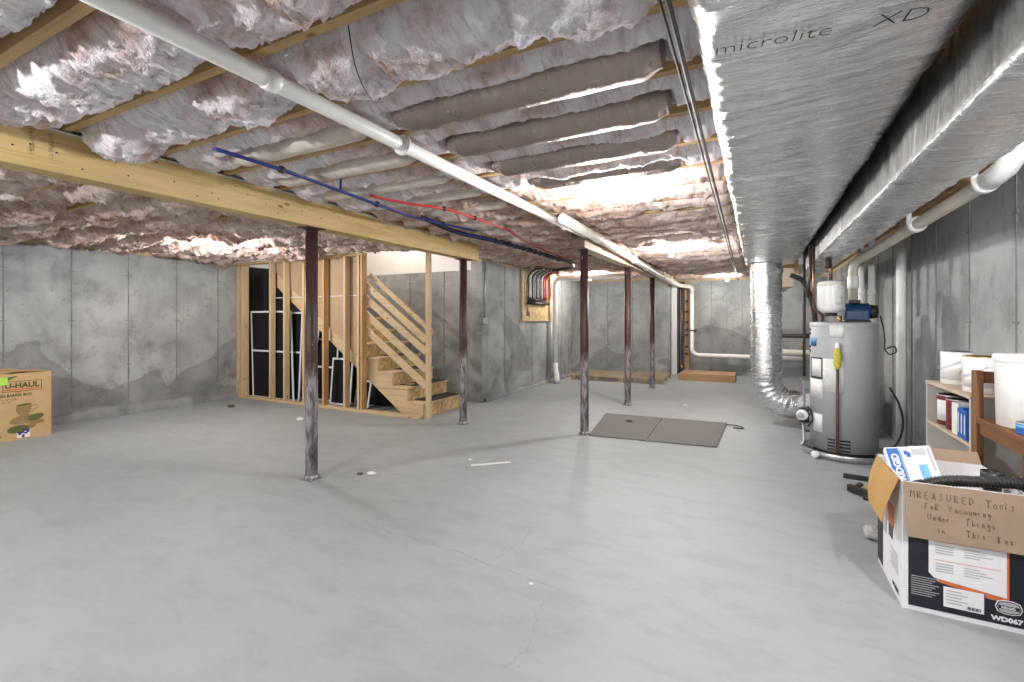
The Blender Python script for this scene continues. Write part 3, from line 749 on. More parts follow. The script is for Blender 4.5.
t = thing('staircase', (-4.4, 5.5, 0), 'rough pine stairs with open board rail climbing left behind the stud frame', 'stairs')
RISE, RUN, X0 = .19, .262, -3.93
nst = 12
yA, yB = 5.02, 5.93
for i in range(nst):
    xr = X0 - RUN * i; z = RISE * (i + 1)
    MB().box(xr - .022, xr, yA + .042, yB - .042, z - RISE + (.001 if i else 0), z - .032).build('riser', M['osb'], t)
    tr = MB().box(xr - RUN - .02, xr + .028, yA - .015, yB + .01, z - .03, z).build('tread', M['wx'], t, .004)
    if i < 4: MB().box(xr - RUN + .03, xr + .034, yA + .12 if i < 2 else yA + .3, yB - .05, z + .0005, z + .008).build('tread_pad', M['tread'], tr)
def stringer(y0, y1, name='stringer'):
    top = []
    for i in range(4):
        top += [(X0 - RUN * i - .001, RISE * i), (X0 - RUN * i - .001, RISE * (i + 1) - .031)]
    top.append((X0 - RUN * 4, RISE * 4 - .031))
    xe = -6.86
    poly = top + [(xe, .73 * (-4.06 - xe)), (xe, .70 * (-4.27 - xe)), (-4.27, .001)]
    poly[0] = (X0 - .001, .001)
    return MB().prism(poly, 1, y0, y1).build(name, M['wx'], t, .002)
stringer(yA, yA + .04); stringer(yB - .04, yB)
MB().prism([(-6.90, .73 * (-4.06 + 6.90) + .02), (-4.93, .73 * (-4.06 + 4.93) + .02), (-4.93, 2.24), (-6.90, 2.24)], 1, 4.985, 5.0).build('side_panel', M['drywall'], t)
MB().box(-6.90, -4.93, 4.982, 4.9845, 1.632, 1.642).build('panel_joint', M['frame'], t)
mb = MB().box(-3.845, -3.778, 4.965, 5.010, .0005, 2.245).build('newel_post', M['wz'], t, .004)
for zs, zn in ((1.74, 1.02), (1.545, .87), (1.325, .63), (1.11, .415)):
    MB().bar((-4.93, 4.99, zs + .06), (-3.846, 4.99, zn), .035, .095).build('rail_board', M['wx'], t, .003)
MB().bar((-4.90, 5.065, 1.93), (-3.80, 5.065, 1.12), .04, .06).build('handrail', M['wx'], t, .004)

# screens stored under the stairs
def screen(x0, x1, y, h, lean_y, shear_x, label, mid=True, zb=.012):
    t = thing('window_screen', ((x0 + x1) / 2, y, zb), label, 'window screen', 'window screens under the stairs')
    def P(u, z): return (x0 + (x1 - x0) * u + shear_x * z / h, y + lean_y * z / h, zb + z)
    w_ = .028
    def bar_(a, b, nm='frame_rail'): MB().bar(a, b, w_, .014, up=(0, 1, .02)).build(nm, M['frame'], t)
    bar_(P(0, .014), P(0, h)); bar_(P(1, .014), P(1, h)); bar_(P(0, h - .014), P(1, h - .014)); bar_(P(0, .014), P(1, .014))
    if mid: bar_(P(0, h * .54), P(1, h * .54), 'mid_rail')
    vs = [P(.01, .015), P(.99, .015), P(.99, h - .02), P(.01, h - .02)]
    mb = MB().add([(a, b + dy, c) for dy in (-.002, .002) for a, b, c in vs], [(0, 1, 2, 3), (7, 6, 5, 4), (0, 4, 5, 1), (1, 5, 6, 2), (2, 6, 7, 3), (3, 7, 4, 0)])
    mb.build('mesh', M['screen'], t)
screen(-7.40, -6.42, 4.985, 1.42, .05, -.13, 'white framed black window screen leaning behind leftmost studs')
screen(-7.52, -6.42, 5.08, 1.40, .07, .0, 'white framed screen second in, right behind the leftmost screen')
screen(-6.66, -6.36, 5.20, 1.26, .06, .22, 'white framed screen leaning sideways behind the nearest red post')
screen(-6.34, -5.80, 5.25, .98, .06, .0, 'upright white framed screen behind the sideways leaning one')
screen(-5.74, -5.34, 5.10, .70, .06, .0, 'small white framed screen under the middle of the stringer', False)
screen(-5.64, -5.36, 5.22, .74, .05, .09, 'narrow white framed screen leaning right under the stringer', False)
screen(-5.10, -4.99, 5.10, .40, .05, .03, 'smallest white framed screen beside the doubled end stud', False)
mb = MB()
line = [(-7.685, 4.975 + .05 * i) for i in range(8)] + [(-7.66, 5.36)] + [(x, 5.38 + .012 * math.sin(x * 9) + .008 * math.sin(x * 23)) for x in np.linspace(-7.60, -4.75, 70)]
vs = []
for x, y in line:
    zt = 2.18 if x < -7.2 else min(2.15, max(.12, .66 * (-4.50 - x)))
    vs += [(x, y, .004), (x, y, zt), (x + .003, y + .003, zt), (x + .003, y + .003, .004)]
fs = [(i * 4 + j, (i + 1) * 4 + j, (i + 1) * 4 + (j + 1) % 4, i * 4 + (j + 1) % 4) for i in range(len(line) - 1) for j in range(4)]
o = mb.add(vs, fs, True).build('dark_backdrop', M['sheet']); tag(o, 'added black sheeting hanging behind the window screens under the stairs', 'backdrop')  # black backdrop put in to darken the space under the stairs

# ------------------------------------------------------------------ manifold panel and small wall pipework
t = thing('manifold_panel', (XS + .03, 8.35, 1.26), 'strand board panel with tubing manifold on the concrete side wall', 'manifold')
MB().box(XS + .008, XS + .026, 7.66, 9.02, 1.26, 2.19).build('board', M['osb'], t)
MB().box(XS + .026, XS + .04, 7.66, 7.70, 1.26, 2.19).box(XS + .026, XS + .04, 7.70, 9.02, 1.26, 1.29).build('edge_strip', M['wy'], t)
MB().tube([(XS + .075, 7.82, 1.60), (XS + .075, 8.72, 1.60)], .032, 12).tube([(XS + .075, 7.85, 1.66), (XS + .075, 8.6, 1.66)], .02, 10).build('manifold_bar', M['black'], t)
cols = ['black', 'white', 'black', 'stubgrey', 'black', 'stubgrey', 'black', 'white', 'red', 'red']
for i, c in enumerate(cols):
    y = 7.83 + i * .088
    MB().tube(smooth_line([(XS + .075, y, 1.68), (XS + .07, y + .01, 1.9), (XS + .08, y + .03, 2.12), (XS + .17, y + .06, 2.20), (XS + .34, y + .03, 2.215)], 16), .017 if c != 'red' else .026, 8).build('supply_tube', M[c], t)
    MB().lathe([(.022, 0), (.022, .03)], (XS + .075, y, 1.665), 10).build('valve', M['black'], t)
MB().tube(smooth_line([(XS + .075, 8.80, 2.18), (XS + .085, 8.84, 1.9), (XS + .08, 8.83, 1.7), (XS + .075, 8.72, 1.62)], 14), .014, 8).build('supply_tube', M['red'], t)
mb = MB().box(XS + .028, XS + .036, 8.66, 8.68, 1.60, 2.1); mb.build('bracket', M['brass'], t)
MB().prism([(7.86, 1.55), (7.98, 1.36), (7.84, 1.36)], 0, XS + .027, XS + .035).build('hang_tag', M['handle'], t)

t = thing('vent_pipe', (-3.64, 8.95, 0), 'white plastic pipe with floor elbow beside the strand board manifold panel', 'pipe')
p = [(-2.1, 8.96, 2.12), (-3.50, 8.96, 2.12)] + arc((-3.50, 8.96, 1.97), (0, 0, 1), (-1, 0, 0), .15, 10, 80) + [(-3.65, 8.96, 1.95), (-3.65, 8.96, .38)]
MB().tube(p, .047, 16).build('riser_pipe', M['pvc'], t)
MB().tube([(-3.65, 8.96, .40), (-3.65, 8.96, .32), (-3.64, 8.945, .26), (-3.60, 8.90, .18), (-3.585, 8.885, .12), (-3.58, 8.88, .002)], .057, 16).build('elbow', M['pvc'], t)
MB().lathe([(.060, .0015), (.060, .06)], (-3.58, 8.88, 0), 16).build('floor_collar', M['stubgrey'], t)
t = thing('conduit_drop', (XS + .02, 6.40, 1.25), 'thin grey conduit with a small box on the concrete wall right of the stairs', 'conduit')
MB().tube([(XS + .022, 6.37, 2.19), (XS + .022, 6.36, 1.32)], .014, 10).build('conduit', M['conduit'], t)
MB().box(XS + .001, XS + .045, 6.32, 6.40, 1.22, 1.32).build('outlet_box', M['conduit'], t, .004)
o = MB().tube([(XS + .02, 9.02, 1.25), (XS + .02, 9.02, .1)], .012, 8).build('wall_conduit', M['conduit']); tag(o, 'thin pale conduit below the strand board panel', 'conduit')

# timber and pipes in the far corner
t = thing('corner_framing', (-1.52, 11.9, 0), 'tall orange timber with holes standing in the far corner beside the drain', 'timber')
MB().box(-1.53, -1.43, 11.90, 11.995, .0, 2.19).build('plank', M['orange'], t, .003)
mb = MB()
for z in (.45, .62, .9, 1.02, 1.2, 1.45, 1.7): mb.box(-1.535 + .02, -1.45, 11.885, 11.899, z, z + .045)
mb.build('hole_plates', M['iron'], t)
o = MB().box(-1.78, -1.66, 11.55, 11.58, 0, 2.12).build('white_board', M['white'], None, .003); tag(o, 'narrow white board standing upright in the far corner', 'board')
t = thing('water_pipe', (-1.585, 11.92, .05), 'thin copper pipe with brass valve rising in the far corner', 'pipe')
MB().tube([(-1.60, 11.93, .001), (-1.60, 11.93, 2.18)], .014, 10).build('pipe', M['copper'], t)
MB().lathe([(.03, .1), (.03, .16), (.022, .2)], (-1.60, 11.93, 0), 12).lathe([(.03, 0), (.03, .02)], (-1.60, 11.88, .16), 12, (0, -1, 0)).build('valve', M['brass'], t)
o = MB().tube([(-1.655, 11.95, .001), (-1.655, 11.95, 2.18)], .011, 8).build('water_pipe', M['iron']); tag(o, 'thin dark pipe next to the copper pipe in the far corner', 'pipe')

# ------------------------------------------------------------------ pallets, planks, mats
def pallet(x0, y0, w_, d_, rot, label):
    t = thing('pallet', (x0, y0, 0), label, 'pallet', 'wooden pallets')
    for yy in (0, d_ / 2 - .05, d_ - .10):
        for xx in (0, w_ / 2 - .05, w_ - .10): MB().box(x0 + xx, x0 + xx + .10, y0 + yy, y0 + yy + .10, .018, .085).build('block', M['palw'], t)
    for yy in (0, d_ / 2 - .05, d_ - .10): MB().box(x0, x0 + w_, y0 + yy, y0 + yy + .10, .0, .0175).build('bottom_board', M['palw'], t)
    for k in range(7):
        yy = k * (d_ - .1) / 6; MB().box(x0, x0 + w_, y0 + yy, y0 + yy + .10, .086, .108).build('deck_board', M['palw'], t, .002)
    t.rotation_euler.z = R(rot)
pallet(-3.55, 9.62, 1.12, 1.1, 0, 'weathered wooden pallet against the back wall, left one, beside the white floor elbow')
pallet(-2.36, 9.66, .72, 1.25, 3, 'weathered wooden pallet at the back wall, right one, behind the far post')
t = thing('plank_platform', (-.95, 10.95, 0), 'low orange wooden platform of planks under the far drain pipe', 'platform')
for k in range(5): MB().box(-1.48, -.40, 10.62 + k * .15, 10.62 + k * .15 + .143, .115, .145).build('plank', M['orange'], t, .003)
MB().box(-1.48, -.40, 10.60, 10.635, .0, .114).build('front_rail', M['orange'], t, .003)
MB().box(-1.48, -.40, 11.32, 11.355, .0, .114).build('rear_rail', M['orange'], t)
MB().box(-1.48, -1.445, 10.64, 11.31, .0, .114).box(-.435, -.40, 10.64, 11.31, .0, .114).build('end_rail', M['orange'], t)
def floor_mat(poly, label):
    t_ = MB().prism(poly, 2, .001, .014).build('floor_mat', M['mat_'], None, .003)
    return tag(t_, label, 'mat', 'grey floor mats')
m0, m1, m2, m3 = (-1.66, 5.06), (-.36, 5.185), (-.33, 6.44), (-1.84, 6.34)
a_, b_ = (-1.04, 5.12), (-1.09, 6.388)
o = floor_mat([m0, (a_[0] - .006, a_[1]), (b_[0] - .006, b_[1]), m3], 'grey textured floor mat touching the steel post, left one of the pair')
tag(MB().lathe([(.03, .0145), (.04, .022), (.025, .03), (.005, .032)], (-1.42, 5.95, 0), 12).build('debris_lump', M['rubber']), 'small black lump lying on the left grey mat', 'debris')
o = floor_mat([(a_[0] + .006, a_[1]), m1, m2, (b_[0] + .006, b_[1])], 'grey textured floor mat nearest the foil drop, right one of the pair')
o = MB().tube(smooth_line([(-.33, 6.3, .016), (-.22, 6.33, .012), (-.14, 6.22, .007), (-.25, 6.20, .007)], 24), .006, 8).build('wire_loop', M['iron']); tag(o, 'thin dark wire loop on the floor at the right mat corner', 'wire')

# ------------------------------------------------------------------ water heater and companions
HX, HY, HR, HH = .735, 5.50, .272, 1.268
HC = (HX, HY, 0)
to_cam = math.atan2(-HX, HY)        # turn of the heater front towards the room
t = thing('water_heater', HC, 'tall grey cylindrical water heater with paper labels standing in a metal pan', 'water heater')
MB().lathe([(HR, .07), (HR, HH - .012), (HR - .006, HH - .002), (HR - .03, HH), (.02, HH)], HC, 64).build('tank', M['tankgrey'], t)
MB().lathe([(HR + .002, HH - .045), (HR + .003, HH - .04), (HR + .003, HH - .012), (HR - .006, HH - .001)], HC, 64, closed=False).build('top_rim', M['tankgrey'], t)
def A(px): return to_cam + math.asin(max(-.97, min(.97, (px - 844.8) / 33.0)))
def lab(px0, px1, z0, z1, mat_, name='paper_label', rr=HR + .0015): return MB().patch(HC, rr, A(px0), A(px1), z0, z1).build(name, mat_, t)
lab(832.5, 845.5, 1.13, 1.245, M['label']); lab(813.8, 819.5, 1.04, 1.12, M['sticker'], 'blue_sticker')
lab(814.2, 825.5, .735, .935, M['ink'], 'label_border'); lab(815.2, 824.6, .75, .92, M['label2'], rr=HR + .0035)
lab(826.0, 845.5, .62, .93, M['label']); lab(813.6, 825.8, .55, .725, M['label2']); lab(816.5, 825.5, .23, .40, M['label'])
for i in range(4):
    lab(830.3, 837.5, .085 + i * .03, .099 + i * .03, M['ink'], 'vent_slot'); lab(841.5, 851.5, .085 + i * .03, .099 + i * .03, M['ink'], 'vent_slot')
MB().lathe([(.30, .0), (.335, .004), (.345, .06), (.34, .062), (.33, .010), (.0, .008)], HC, 64, closed=False).build('drain_pan', M['steel'], t)
MB().lathe([(HR - .03, .009), (HR - .03, .07)], HC, 40).build('foot_ring', M['black'], t)
a = A(826) ; dx_, dy_ = math.sin(a), -math.cos(a)
pp = Vector((HX + dx_ * .338, HY + dy_ * .338, .038))
MB().lathe([(.024, 0), (.03, .01), (.03, .055), (.02, .06)], pp + Vector((dx_, dy_, 0)) * .002, 18, (dx_, dy_, -.05)).build('drain_plug', M['pvc'], t)
gx, gy = HX - HR - .055, HY - .06
mb = MB().box(gx - .025, HX - HR + .03, gy - .03, gy + .03, .30, .36).tube([(gx, gy, .30), (gx, gy, .10), (gx - .03, gy - .03, .066)], .012, 10); mb.build('gas_pipework', M['steel'], t)
v = MB().box(gx - .035, gx + .045, gy - .05, gy + .05, .29, .43).build('gas_valve', M['black'], t, .012)
MB().lathe([(.045, 0), (.05, .01), (.05, .03), (.04, .04)], (gx - .012, gy - .05, .37), 24, (-.35, -1, 0)).build('valve_knob', M['pvc'], v)
MB().lathe([(.028, 0), (.024, .02)], (gx - .035, gy - .098, .37), 16, (-.35, -1, 0)).build('knob_dial', M['stubgrey'], v)
MB().tube(smooth_line([(gx + .03, gy, .45), (gx + .06, gy - .02, .40), (gx + .07, gy - .05, .33), (gx + .03, gy - .05, .26)], 16), .008, 8).build('sensor_wire', M['black'], v)
mb = MB()
for z in (.98, 1.02, 1.15, 1.19): mb.box(HX - HR - .004, HX - HR + .015, HY - .05, HY - .03, z, z + .022)
mb.build('side_clips', M['iron'], t)
# blower on top
bx, by = HX + .10, HY - .02
t2 = thing('vent_blower', (bx, by, HH), 'blue and black vent blower motor on top of the grey water heater', 'blower')
MB().box(bx - .10, bx + .10, by - .10, by + .10, HH + .001, HH + .02).build('base_flange', M['black'], t2, .004)
MB().lathe([(.075, -.10), (.083, -.09), (.083, .09), (.075, .10)], (bx, by, HH + .098), 28, (1, 0, 0)).box(bx - .09, bx + .085, by - .085, by + .08, HH + .021, HH + .11).build('housing', M['motor'], t2, .006)
MB().lathe([(.062, 0), (.066, .01), (.06, .06), (.03, .068)], (bx + .10, by, HH + .10), 24, (1, 0, 0)).build('motor_cap', M['black'], t2)
MB().box(bx - .065, bx + .025, by - .06, by + .03, HH + .178, HH + .212).build('control_box', M['black'], t2, .006)
# vent: up from the blower, elbow, along the right wall to the big bend at the right of the picture
VX, VY = .836, 5.66
p = [(VX, VY, HH + .21), (VX, VY, 1.76), (VX + .003, VY - .01, 1.81), (VX + .012, VY - .05, 1.85), (VX + .03, VY - .13, 1.872), (.90, 5.35, 1.89), (1.09, 3.50, 2.03), (1.098, 3.37, 2.04)]
t3 = thing('vent_pipe', (VX, VY, HH + .2), 'white plastic vent rising behind the blower then sloping along the right wall', 'pipe')
MB().tube(p, .041, 18).build('pipe_run', M['pvcw'], t3)
MB().lathe([(.043, -.06), (.048, -.055), (.048, .055), (.043, .06)], (VX, VY, 1.66), 18).build('coupling', M['pvc'], t3)
q = [(1.098, 3.39, 2.039), (1.10, 3.31, 2.045), (1.106, 3.24, 2.06), (1.116, 3.19, 2.10), (1.124, 3.165, 2.15), (1.13, 3.16, 2.21), (1.13, 3.16, 2.25)]
MB().tube(q, .052, 20).build('bend', M['pvc'], t3)
for y in (3.44, 4.30):
    z = 2.034 if y < 4 else 1.970; x = 1.095 if y < 4 else 1.008
    mb = MB().lathe([(.043, -.03), (.056, -.026), (.056, .026), (.043, .03)], (x, y, z), 18, (0, 1, 0)).tube([(x - .045, y, z), (x - .045, y, 2.255)], .016, 10)
    mb.build('hanger', M['pvc'], t3)
for i, (x, y, lab_) in enumerate(((.945, 5.95, 'white plastic vertical pipe behind the vent riser, nearer the foil duct'), (1.035, 5.95, 'white plastic vertical pipe behind the vent riser, nearer the right wall'))):
    tt = thing('vertical_pipe', (x, y, 0), lab_, 'pipe')
    MB().tube([(x, y, .001), (x, y, 2.2)], .03, 14).build('pipe', M['pvc'], tt)
    MB().lathe([(.031, 0), (.036, .004), (.036, .05), (.031, .055)], (x, y, 1.55), 14).build('coupling', M['pvc'], tt)
o = MB().tube([(1.225, 5.73, .001), (1.225, 5.73, 2.24)], .040, 18).build('standing_pipe', M['pvc']); tag(o, 'tall white plastic pipe standing against the right wall beside the water heater', 'pipe')
# expansion tank
ex, ey = .60, 5.18
t4 = thing('expansion_tank', (ex, ey, 1.35), 'small white expansion tank hanging above the water heater', 'tank')
MB().lathe([(.02, 1.352), (.06, 1.358), (.092, 1.38), (.105, 1.41), (.108, 1.44), (.108, 1.60), (.106, 1.625), (.095, 1.64), (.05, 1.648), (.02, 1.65)], (ex, ey, 0), 36).build('shell', M['tankwhite'], t4)
MB().lathe([(.104, 0), (.111, .003), (.111, .016), (.104, .02)], (ex, ey, 1.598), 36, closed=False).build('seam_band', M['pvcw'], t4)
MB().lathe([(.045, 1.325), (.05, 1.33), (.045, 1.352)], (ex, ey, 0), 20).build('air_valve_cap', M['black'], t4)
MB().patch((ex, ey, 0), .1085, .12, .72, 1.43, 1.51).build('data_label', M['label2'], t4)
MB().tube([(ex, ey, 1.65), (ex, ey, 1.74), (ex - .015, ey, 1.78), (ex - .025, ey, 1.83), (ex - .025, ey, 1.845)], .014, 10).build('connection_pipe', M['copper'], t4)
MB().lathe([(.024, 1.765), (.03, 1.775), (.03, 1.835), (.024, 1.845)], (ex - .022, ey, 0), 12).build('union', M['iron'], t4)
# pipes round the heater
def pipe(pts, r, mat_, label, name='service_pipe'):
    return tag(MB().tube(pts, r, 10).build(name, M[mat_]), label, 'pipe')
pipe([(.425, 5.62, 1.98), (.425, 5.62, .72)], .014, 'iron', 'black iron gas pipe dropping left of the water heater')
pipe([(.435, 5.10, 1.98), (.435, 5.10, 1.68), (.42, 5.12, 1.62), (.42, 5.14, 1.5)], .014, 'iron', 'dark pipe coming down left of the white expansion tank')
pipe([(.462, 5.12, 1.99), (.462, 5.12, 1.40), (.50, 5.22, 1.36), (.53, 5.36, 1.36), (.56, 5.40, 1.33), (.56, 5.42, 1.28)], .012, 'copper', 'copper pipe bending into the top of the water heater')
pipe(smooth_line([(.30, 5.5, 1.74), (.39, 5.48, 1.69), (.45, 5.47, 1.56), (.49, 5.47, 1.42), (.505, 5.47, 1.275)], 24), .024, 'rubber', 'black insulated hose running into the heater top', 'insulated_hose')
pipe([(.30, 7.2, 1.08), (.90, 7.2, 1.08)], .03, 'iron', 'dark horizontal iron pipe behind the foil drop, upper', 'iron_pipe')
pipe([(.30, 7.25, .86), (.90, 7.25, .86)], .035, 'pvcw', 'horizontal white pipe behind the water heater', 'cross_pipe')
pipe([(.70, 5.44, HH + .001), (.70, 5.44, 1.33)], .016, 'brass', 'short brass fitting on the heater top beside the blue blower', 'pipe_fitting')
o = MB().tube(smooth_line([(bx + .178, by - .02, HH + .06), (HX + HR + .02, HY - .09, 1.22), (HX + HR + .03, HY - .10, 1.10), (HX + HR + .03, HY - .1, 1.03), (HX + HR + .06, HY - .1, .98), (HX + HR + .11, HY - .1, 1.0), (HX + HR + .10, HY - .1, 1.05), (HX + HR + .04, HY - .1, 1.03)], 60), .006, 8).build('power_cord', M['black'])
tag(o, 'black power cord from the blower looping beside the heater', 'cord')
o = MB().tube(smooth_line([(HX + HR + .06, HY - .12, .68), (HX + HR + .12, HY - .13, .55), (HX + HR + .15, HY - .14, .40), (HX + HR + .12, HY - .13, .2), (HX + HR + .06, HY - .12, .1)], 40), .009, 8).build('black_hose', M['black'])
tag(o, 'black hose curving down between water heater and standing pipe', 'hose')
# brush leaning on the heater
a = A(840.3); dx_, dy_ = math.sin(a), -math.cos(a)
P0 = Vector((HX + dx_ * .314, HY + dy_ * .314, .013)); P1 = Vector((HX + dx_ * .308, HY + dy_ * .308, .84))
t5 = thing('long_brush', P0, 'yellow headed brush with long brown handle leaning on the water heater', 'brush')
MB().tube([P0, P1], .0125, 10).build('handle', M['handle'], t5)
MB().tube([P1 + (P1 - P0).normalized() * .0, P1 + Vector((0, 0, .03)), P1 + Vector((0, 0, .07)), P1 + Vector((0, 0, .14)), P1 + Vector((0, 0, .19))], [.015, .026, .031, .029, .02], 14).build('bristle_head', M['yellow'], t5)
MB().lathe([(.014, 0), (.018, .01), (.016, .05), (.008, .06)], P1 + Vector((0, 0, .185)), 12).build('top_cap', M['pvc'], t5)

# ------------------------------------------------------------------ shelves on the right
t = thing('grey_shelf', (1.16, 3.75, 0), 'pale grey shelf unit against the right wall holding paint cans', 'shelf')
SX0, SX1 = 1.02, 1.285
MB().box(SX0, SX1, 4.13, 4.148, 0, .868).build('side_panel', M['shelfgrey'], t, .002)
MB().box(SX0, SX1, 3.395, 3.413, 0, .868).build('side_panel', M['shelfgrey'], t, .002)
for z in (.868, .605, .32):
    ya, yb = (3.39, 4.15) if z > .8 else (3.414, 4.129)
    MB().box(SX0 - .004 if z > .8 else SX0, SX1, ya, yb, z, z + .018).build('shelf_board', M['shelfedge'], t, .002)
MB().box(SX1 - .006, SX1, 3.414, 4.129, .0, .60).build('back_panel', M['shelfgrey'], t)
t = thing('brown_shelf', (1.14, 2.95, 0), 'dark brown stained wooden shelf in front of the grey one, bucket on it', 'shelf')
for y in (3.34, 2.38):
    for x in (1.015, 1.255): MB().box(x, x + .032, y - .03, y + .03, 0, 1.03).build('upright', M['brownz'], t, .003)
    MB().box(1.048, 1.254, y - .012, y + .012, .965, 1.025).build('top_rail', M['brown'], t, .003)
MB().box(1.018, 1.286, 2.41, 3.309, .757, .785).build('shelf_board', M['brown'], t, .003)
MB().box(1.03, 1.05, 2.411, 3.308, .70, .756).build('shelf_apron', M['brown'], t, .002)
MB().box(1.018, 1.286, 2.411, 3.308, .15, .178).build('shelf_board', M['brown'], t, .003)
MB().box(1.05, 1.08, 2.86, 2.92, .179, .756).build('middle_upright', M['brownz'], t, .002)
def can(x, y, z, r, h, label, body, lid='steel', handle=True, name='paint_can', lab_mat='whiteink', span=(-1.5, .9)):
    t = thing(name, (x, y, z), label, 'can')
    MB().lathe([(r * .96, 0), (r, .004), (r, h - .006), (r * .97, h)], (x, y, z), 32).build('body', M[body], t)
    MB().lathe([(r * .99, h - .004), (r * 1.02, h + .001), (r * .93, h + .004), (r * .9, h - .0), (.01, h)], (x, y, z), 32, closed=False).build('lid', M[lid], t)
    MB().patch((x, y, z), r + .0006, *span, .03, h * .84).build('paper_label', M[lab_mat], t)
    if handle:
        MB().tube([Vector((x, y, z + h * .75)) + Vector((-.2 * math.sin(R(180 * i / 12)) * r - .0, math.cos(R(180 * i / 12)) * (r + .006), -math.sin(R(180 * i / 12)) * r * .75)) - Vector((r * .98 * math.sin(R(180 * i / 12)), 0, 0)) for i in range(13)], .002, 6).build('bail', M['steel'], t)
    return t
can(1.13, 3.98, .887, .079, .205, 'white paint can at the far end of the grey shelf top', 'pvc')
can(1.13, 3.60, .887, .082, .20, 'white paint can with yellowed lid behind the brown upright', 'pvc', 'brass')
can(1.118, 3.985, .6235, .083, .19, 'dark red can with white label on the middle grey shelf', 'redprint', 'steel', False, 'tin_can', 'whiteink', (-1.5, -.35))
can(1.105, 3.815, .6235, .070, .185, 'dark red and brown can, second along the middle grey shelf', 'redprint', 'steel', False, 'tin_can', 'handle', (-1.0, .2))
t = thing('carton', (1.12, 3.675, .6235), 'plain white carton on the middle grey shelf', 'box')
MB().box(1.035, 1.2, 3.625, 3.725, .6235, .805).build('carton_body', M['whiteink'], t, .002)
MB().box(1.0332, 1.0345, 3.64, 3.71, .64, .70).build('print_panel', M['label2'], t)
for i, (y, h) in enumerate(((3.60, .165), (3.555, .175), (3.51, .165))):
    t = thing('blue_carton', (1.11, y, .6235), f'deep blue carton on the middle grey shelf, {ORD[i]} from the white carton', 'box', 'blue cartons')
    MB().box(1.03, 1.19, y - .02, y + .02, .6235, .6235 + h).build('carton_body', M['dblue'], t, .002)
    MB().box(1.0285, 1.0295, y - .006, y + .006, .65, .76).build('print_strip', M['label2'], t)
o = MB().tube([(1.10, 4.08, .40), (1.10, 3.62, .375)], .032, 14).build('paper_roll', M['bag']); tag(o, 'pale rolled paper lying on the lowest grey shelf', 'roll')
t = thing('bucket', (1.155, 3.13, .786), 'large white plastic bucket standing on the brown shelf', 'bucket')
bc = (1.150, 3.11, .786)
MB().lathe([(.112, 0), (.118, .004), (.124, .30), (.128, .33), (.121, .335), (.115, .31), (.108, .012)], bc, 40).build('pail', M['pvc'], t)
MB().lathe([(.129, .31), (.132, .315), (.132, .338), (.126, .345), (.01, .346)], bc, 40, closed=False).build('lid', M['pvc'], t)
t = thing('plastic_jar', (1.17, 3.27, .786), 'cloudy plastic jar with white lid behind the large bucket', 'jar')
# small tin in front of the bucket
can(1.075, 2.925, .786, .042, .05, 'small blue labelled tin in front of the large white bucket', 'dblue', 'steel', False, 'small_tin', 'lblue')
MB().lathe([(.026, 0), (.03, .004), (.03, .13), (.024, .15)], (1.262, 3.255, .786), 20).build('jar_body', M['clear'], t)
MB().lathe([(.031, .15), (.032, .155), (.032, .19), (.028, .195)], (1.262, 3.255, .786), 20).build('lid', M['pvc'], t)

# ------------------------------------------------------------------ boxes
# the dish carton by the left wall
bx0, bx1, by0, by1, bh = -7.52, -7.06, 1.885, 2.345, .715
t = thing('moving_carton', ((bx0 + bx1) / 2, (by0 + by1) / 2, 0), 'tall brown printed moving carton on the floor by the left concrete wall', 'box')
mb = MB(); th = .006
mb.box(bx1 - th, bx1, by0, by1, 0, bh).box(bx0, bx0 + th, by0, by1, 0, bh).box(bx0 + th, bx1 - th, by0, by0 + th, 0, bh).box(bx0 + th, bx1 - th, by1 - th, by1, 0, bh).box(bx0 + th, bx1 - th, by0 + th, by1 - th, .0005, .006)
mb.build('carton_body', M['card'], t)
MB().prism([(bx0, bh), (bx1, bh), (bx1 - .02, bh + .004), (bx0 + .02, bh + .004)], 1, by1 - .005, by1 - .001).build('flap', M['card'], t) if False else None
MB().add([(bx0, by0, bh), (bx1, by0, bh), (bx1, by0 + .22, bh + .03), (bx0, by0 + .22, bh + .03), (bx0, by0, bh + .004), (bx1, by0, bh + .004), (bx1, by0 + .22, bh + .034), (bx0, by0 + .22, bh + .034)],
         [(0, 3, 2, 1), (4, 5, 6, 7), (0, 1, 5, 4), (1, 2, 6, 5), (2, 3, 7, 6), (3, 0, 4, 7)]).build('flap', M['card'], t)
MB().add([(bx0, by1, bh), (bx1, by1, bh), (bx1, by1 - .2, bh + .012), (bx0, by1 - .2, bh - .03), (bx0, by1, bh + .004), (bx1, by1, bh + .004), (bx1, by1 - .2, bh + .016), (bx0, by1 - .2, bh - .026)],
         [(0, 1, 2, 3), (4, 7, 6, 5), (0, 4, 5, 1), (1, 5, 6, 2), (2, 6, 7, 3), (3, 7, 4, 0)]).build('flap', M['card'], t)
F = bx1 + .0008
def fx(name, mat_, y0, y1, z0, z1, d=.0): return MB().box(F + d, F + d + .0008, y0, y1, z0, z1).build(name, mat_, t)
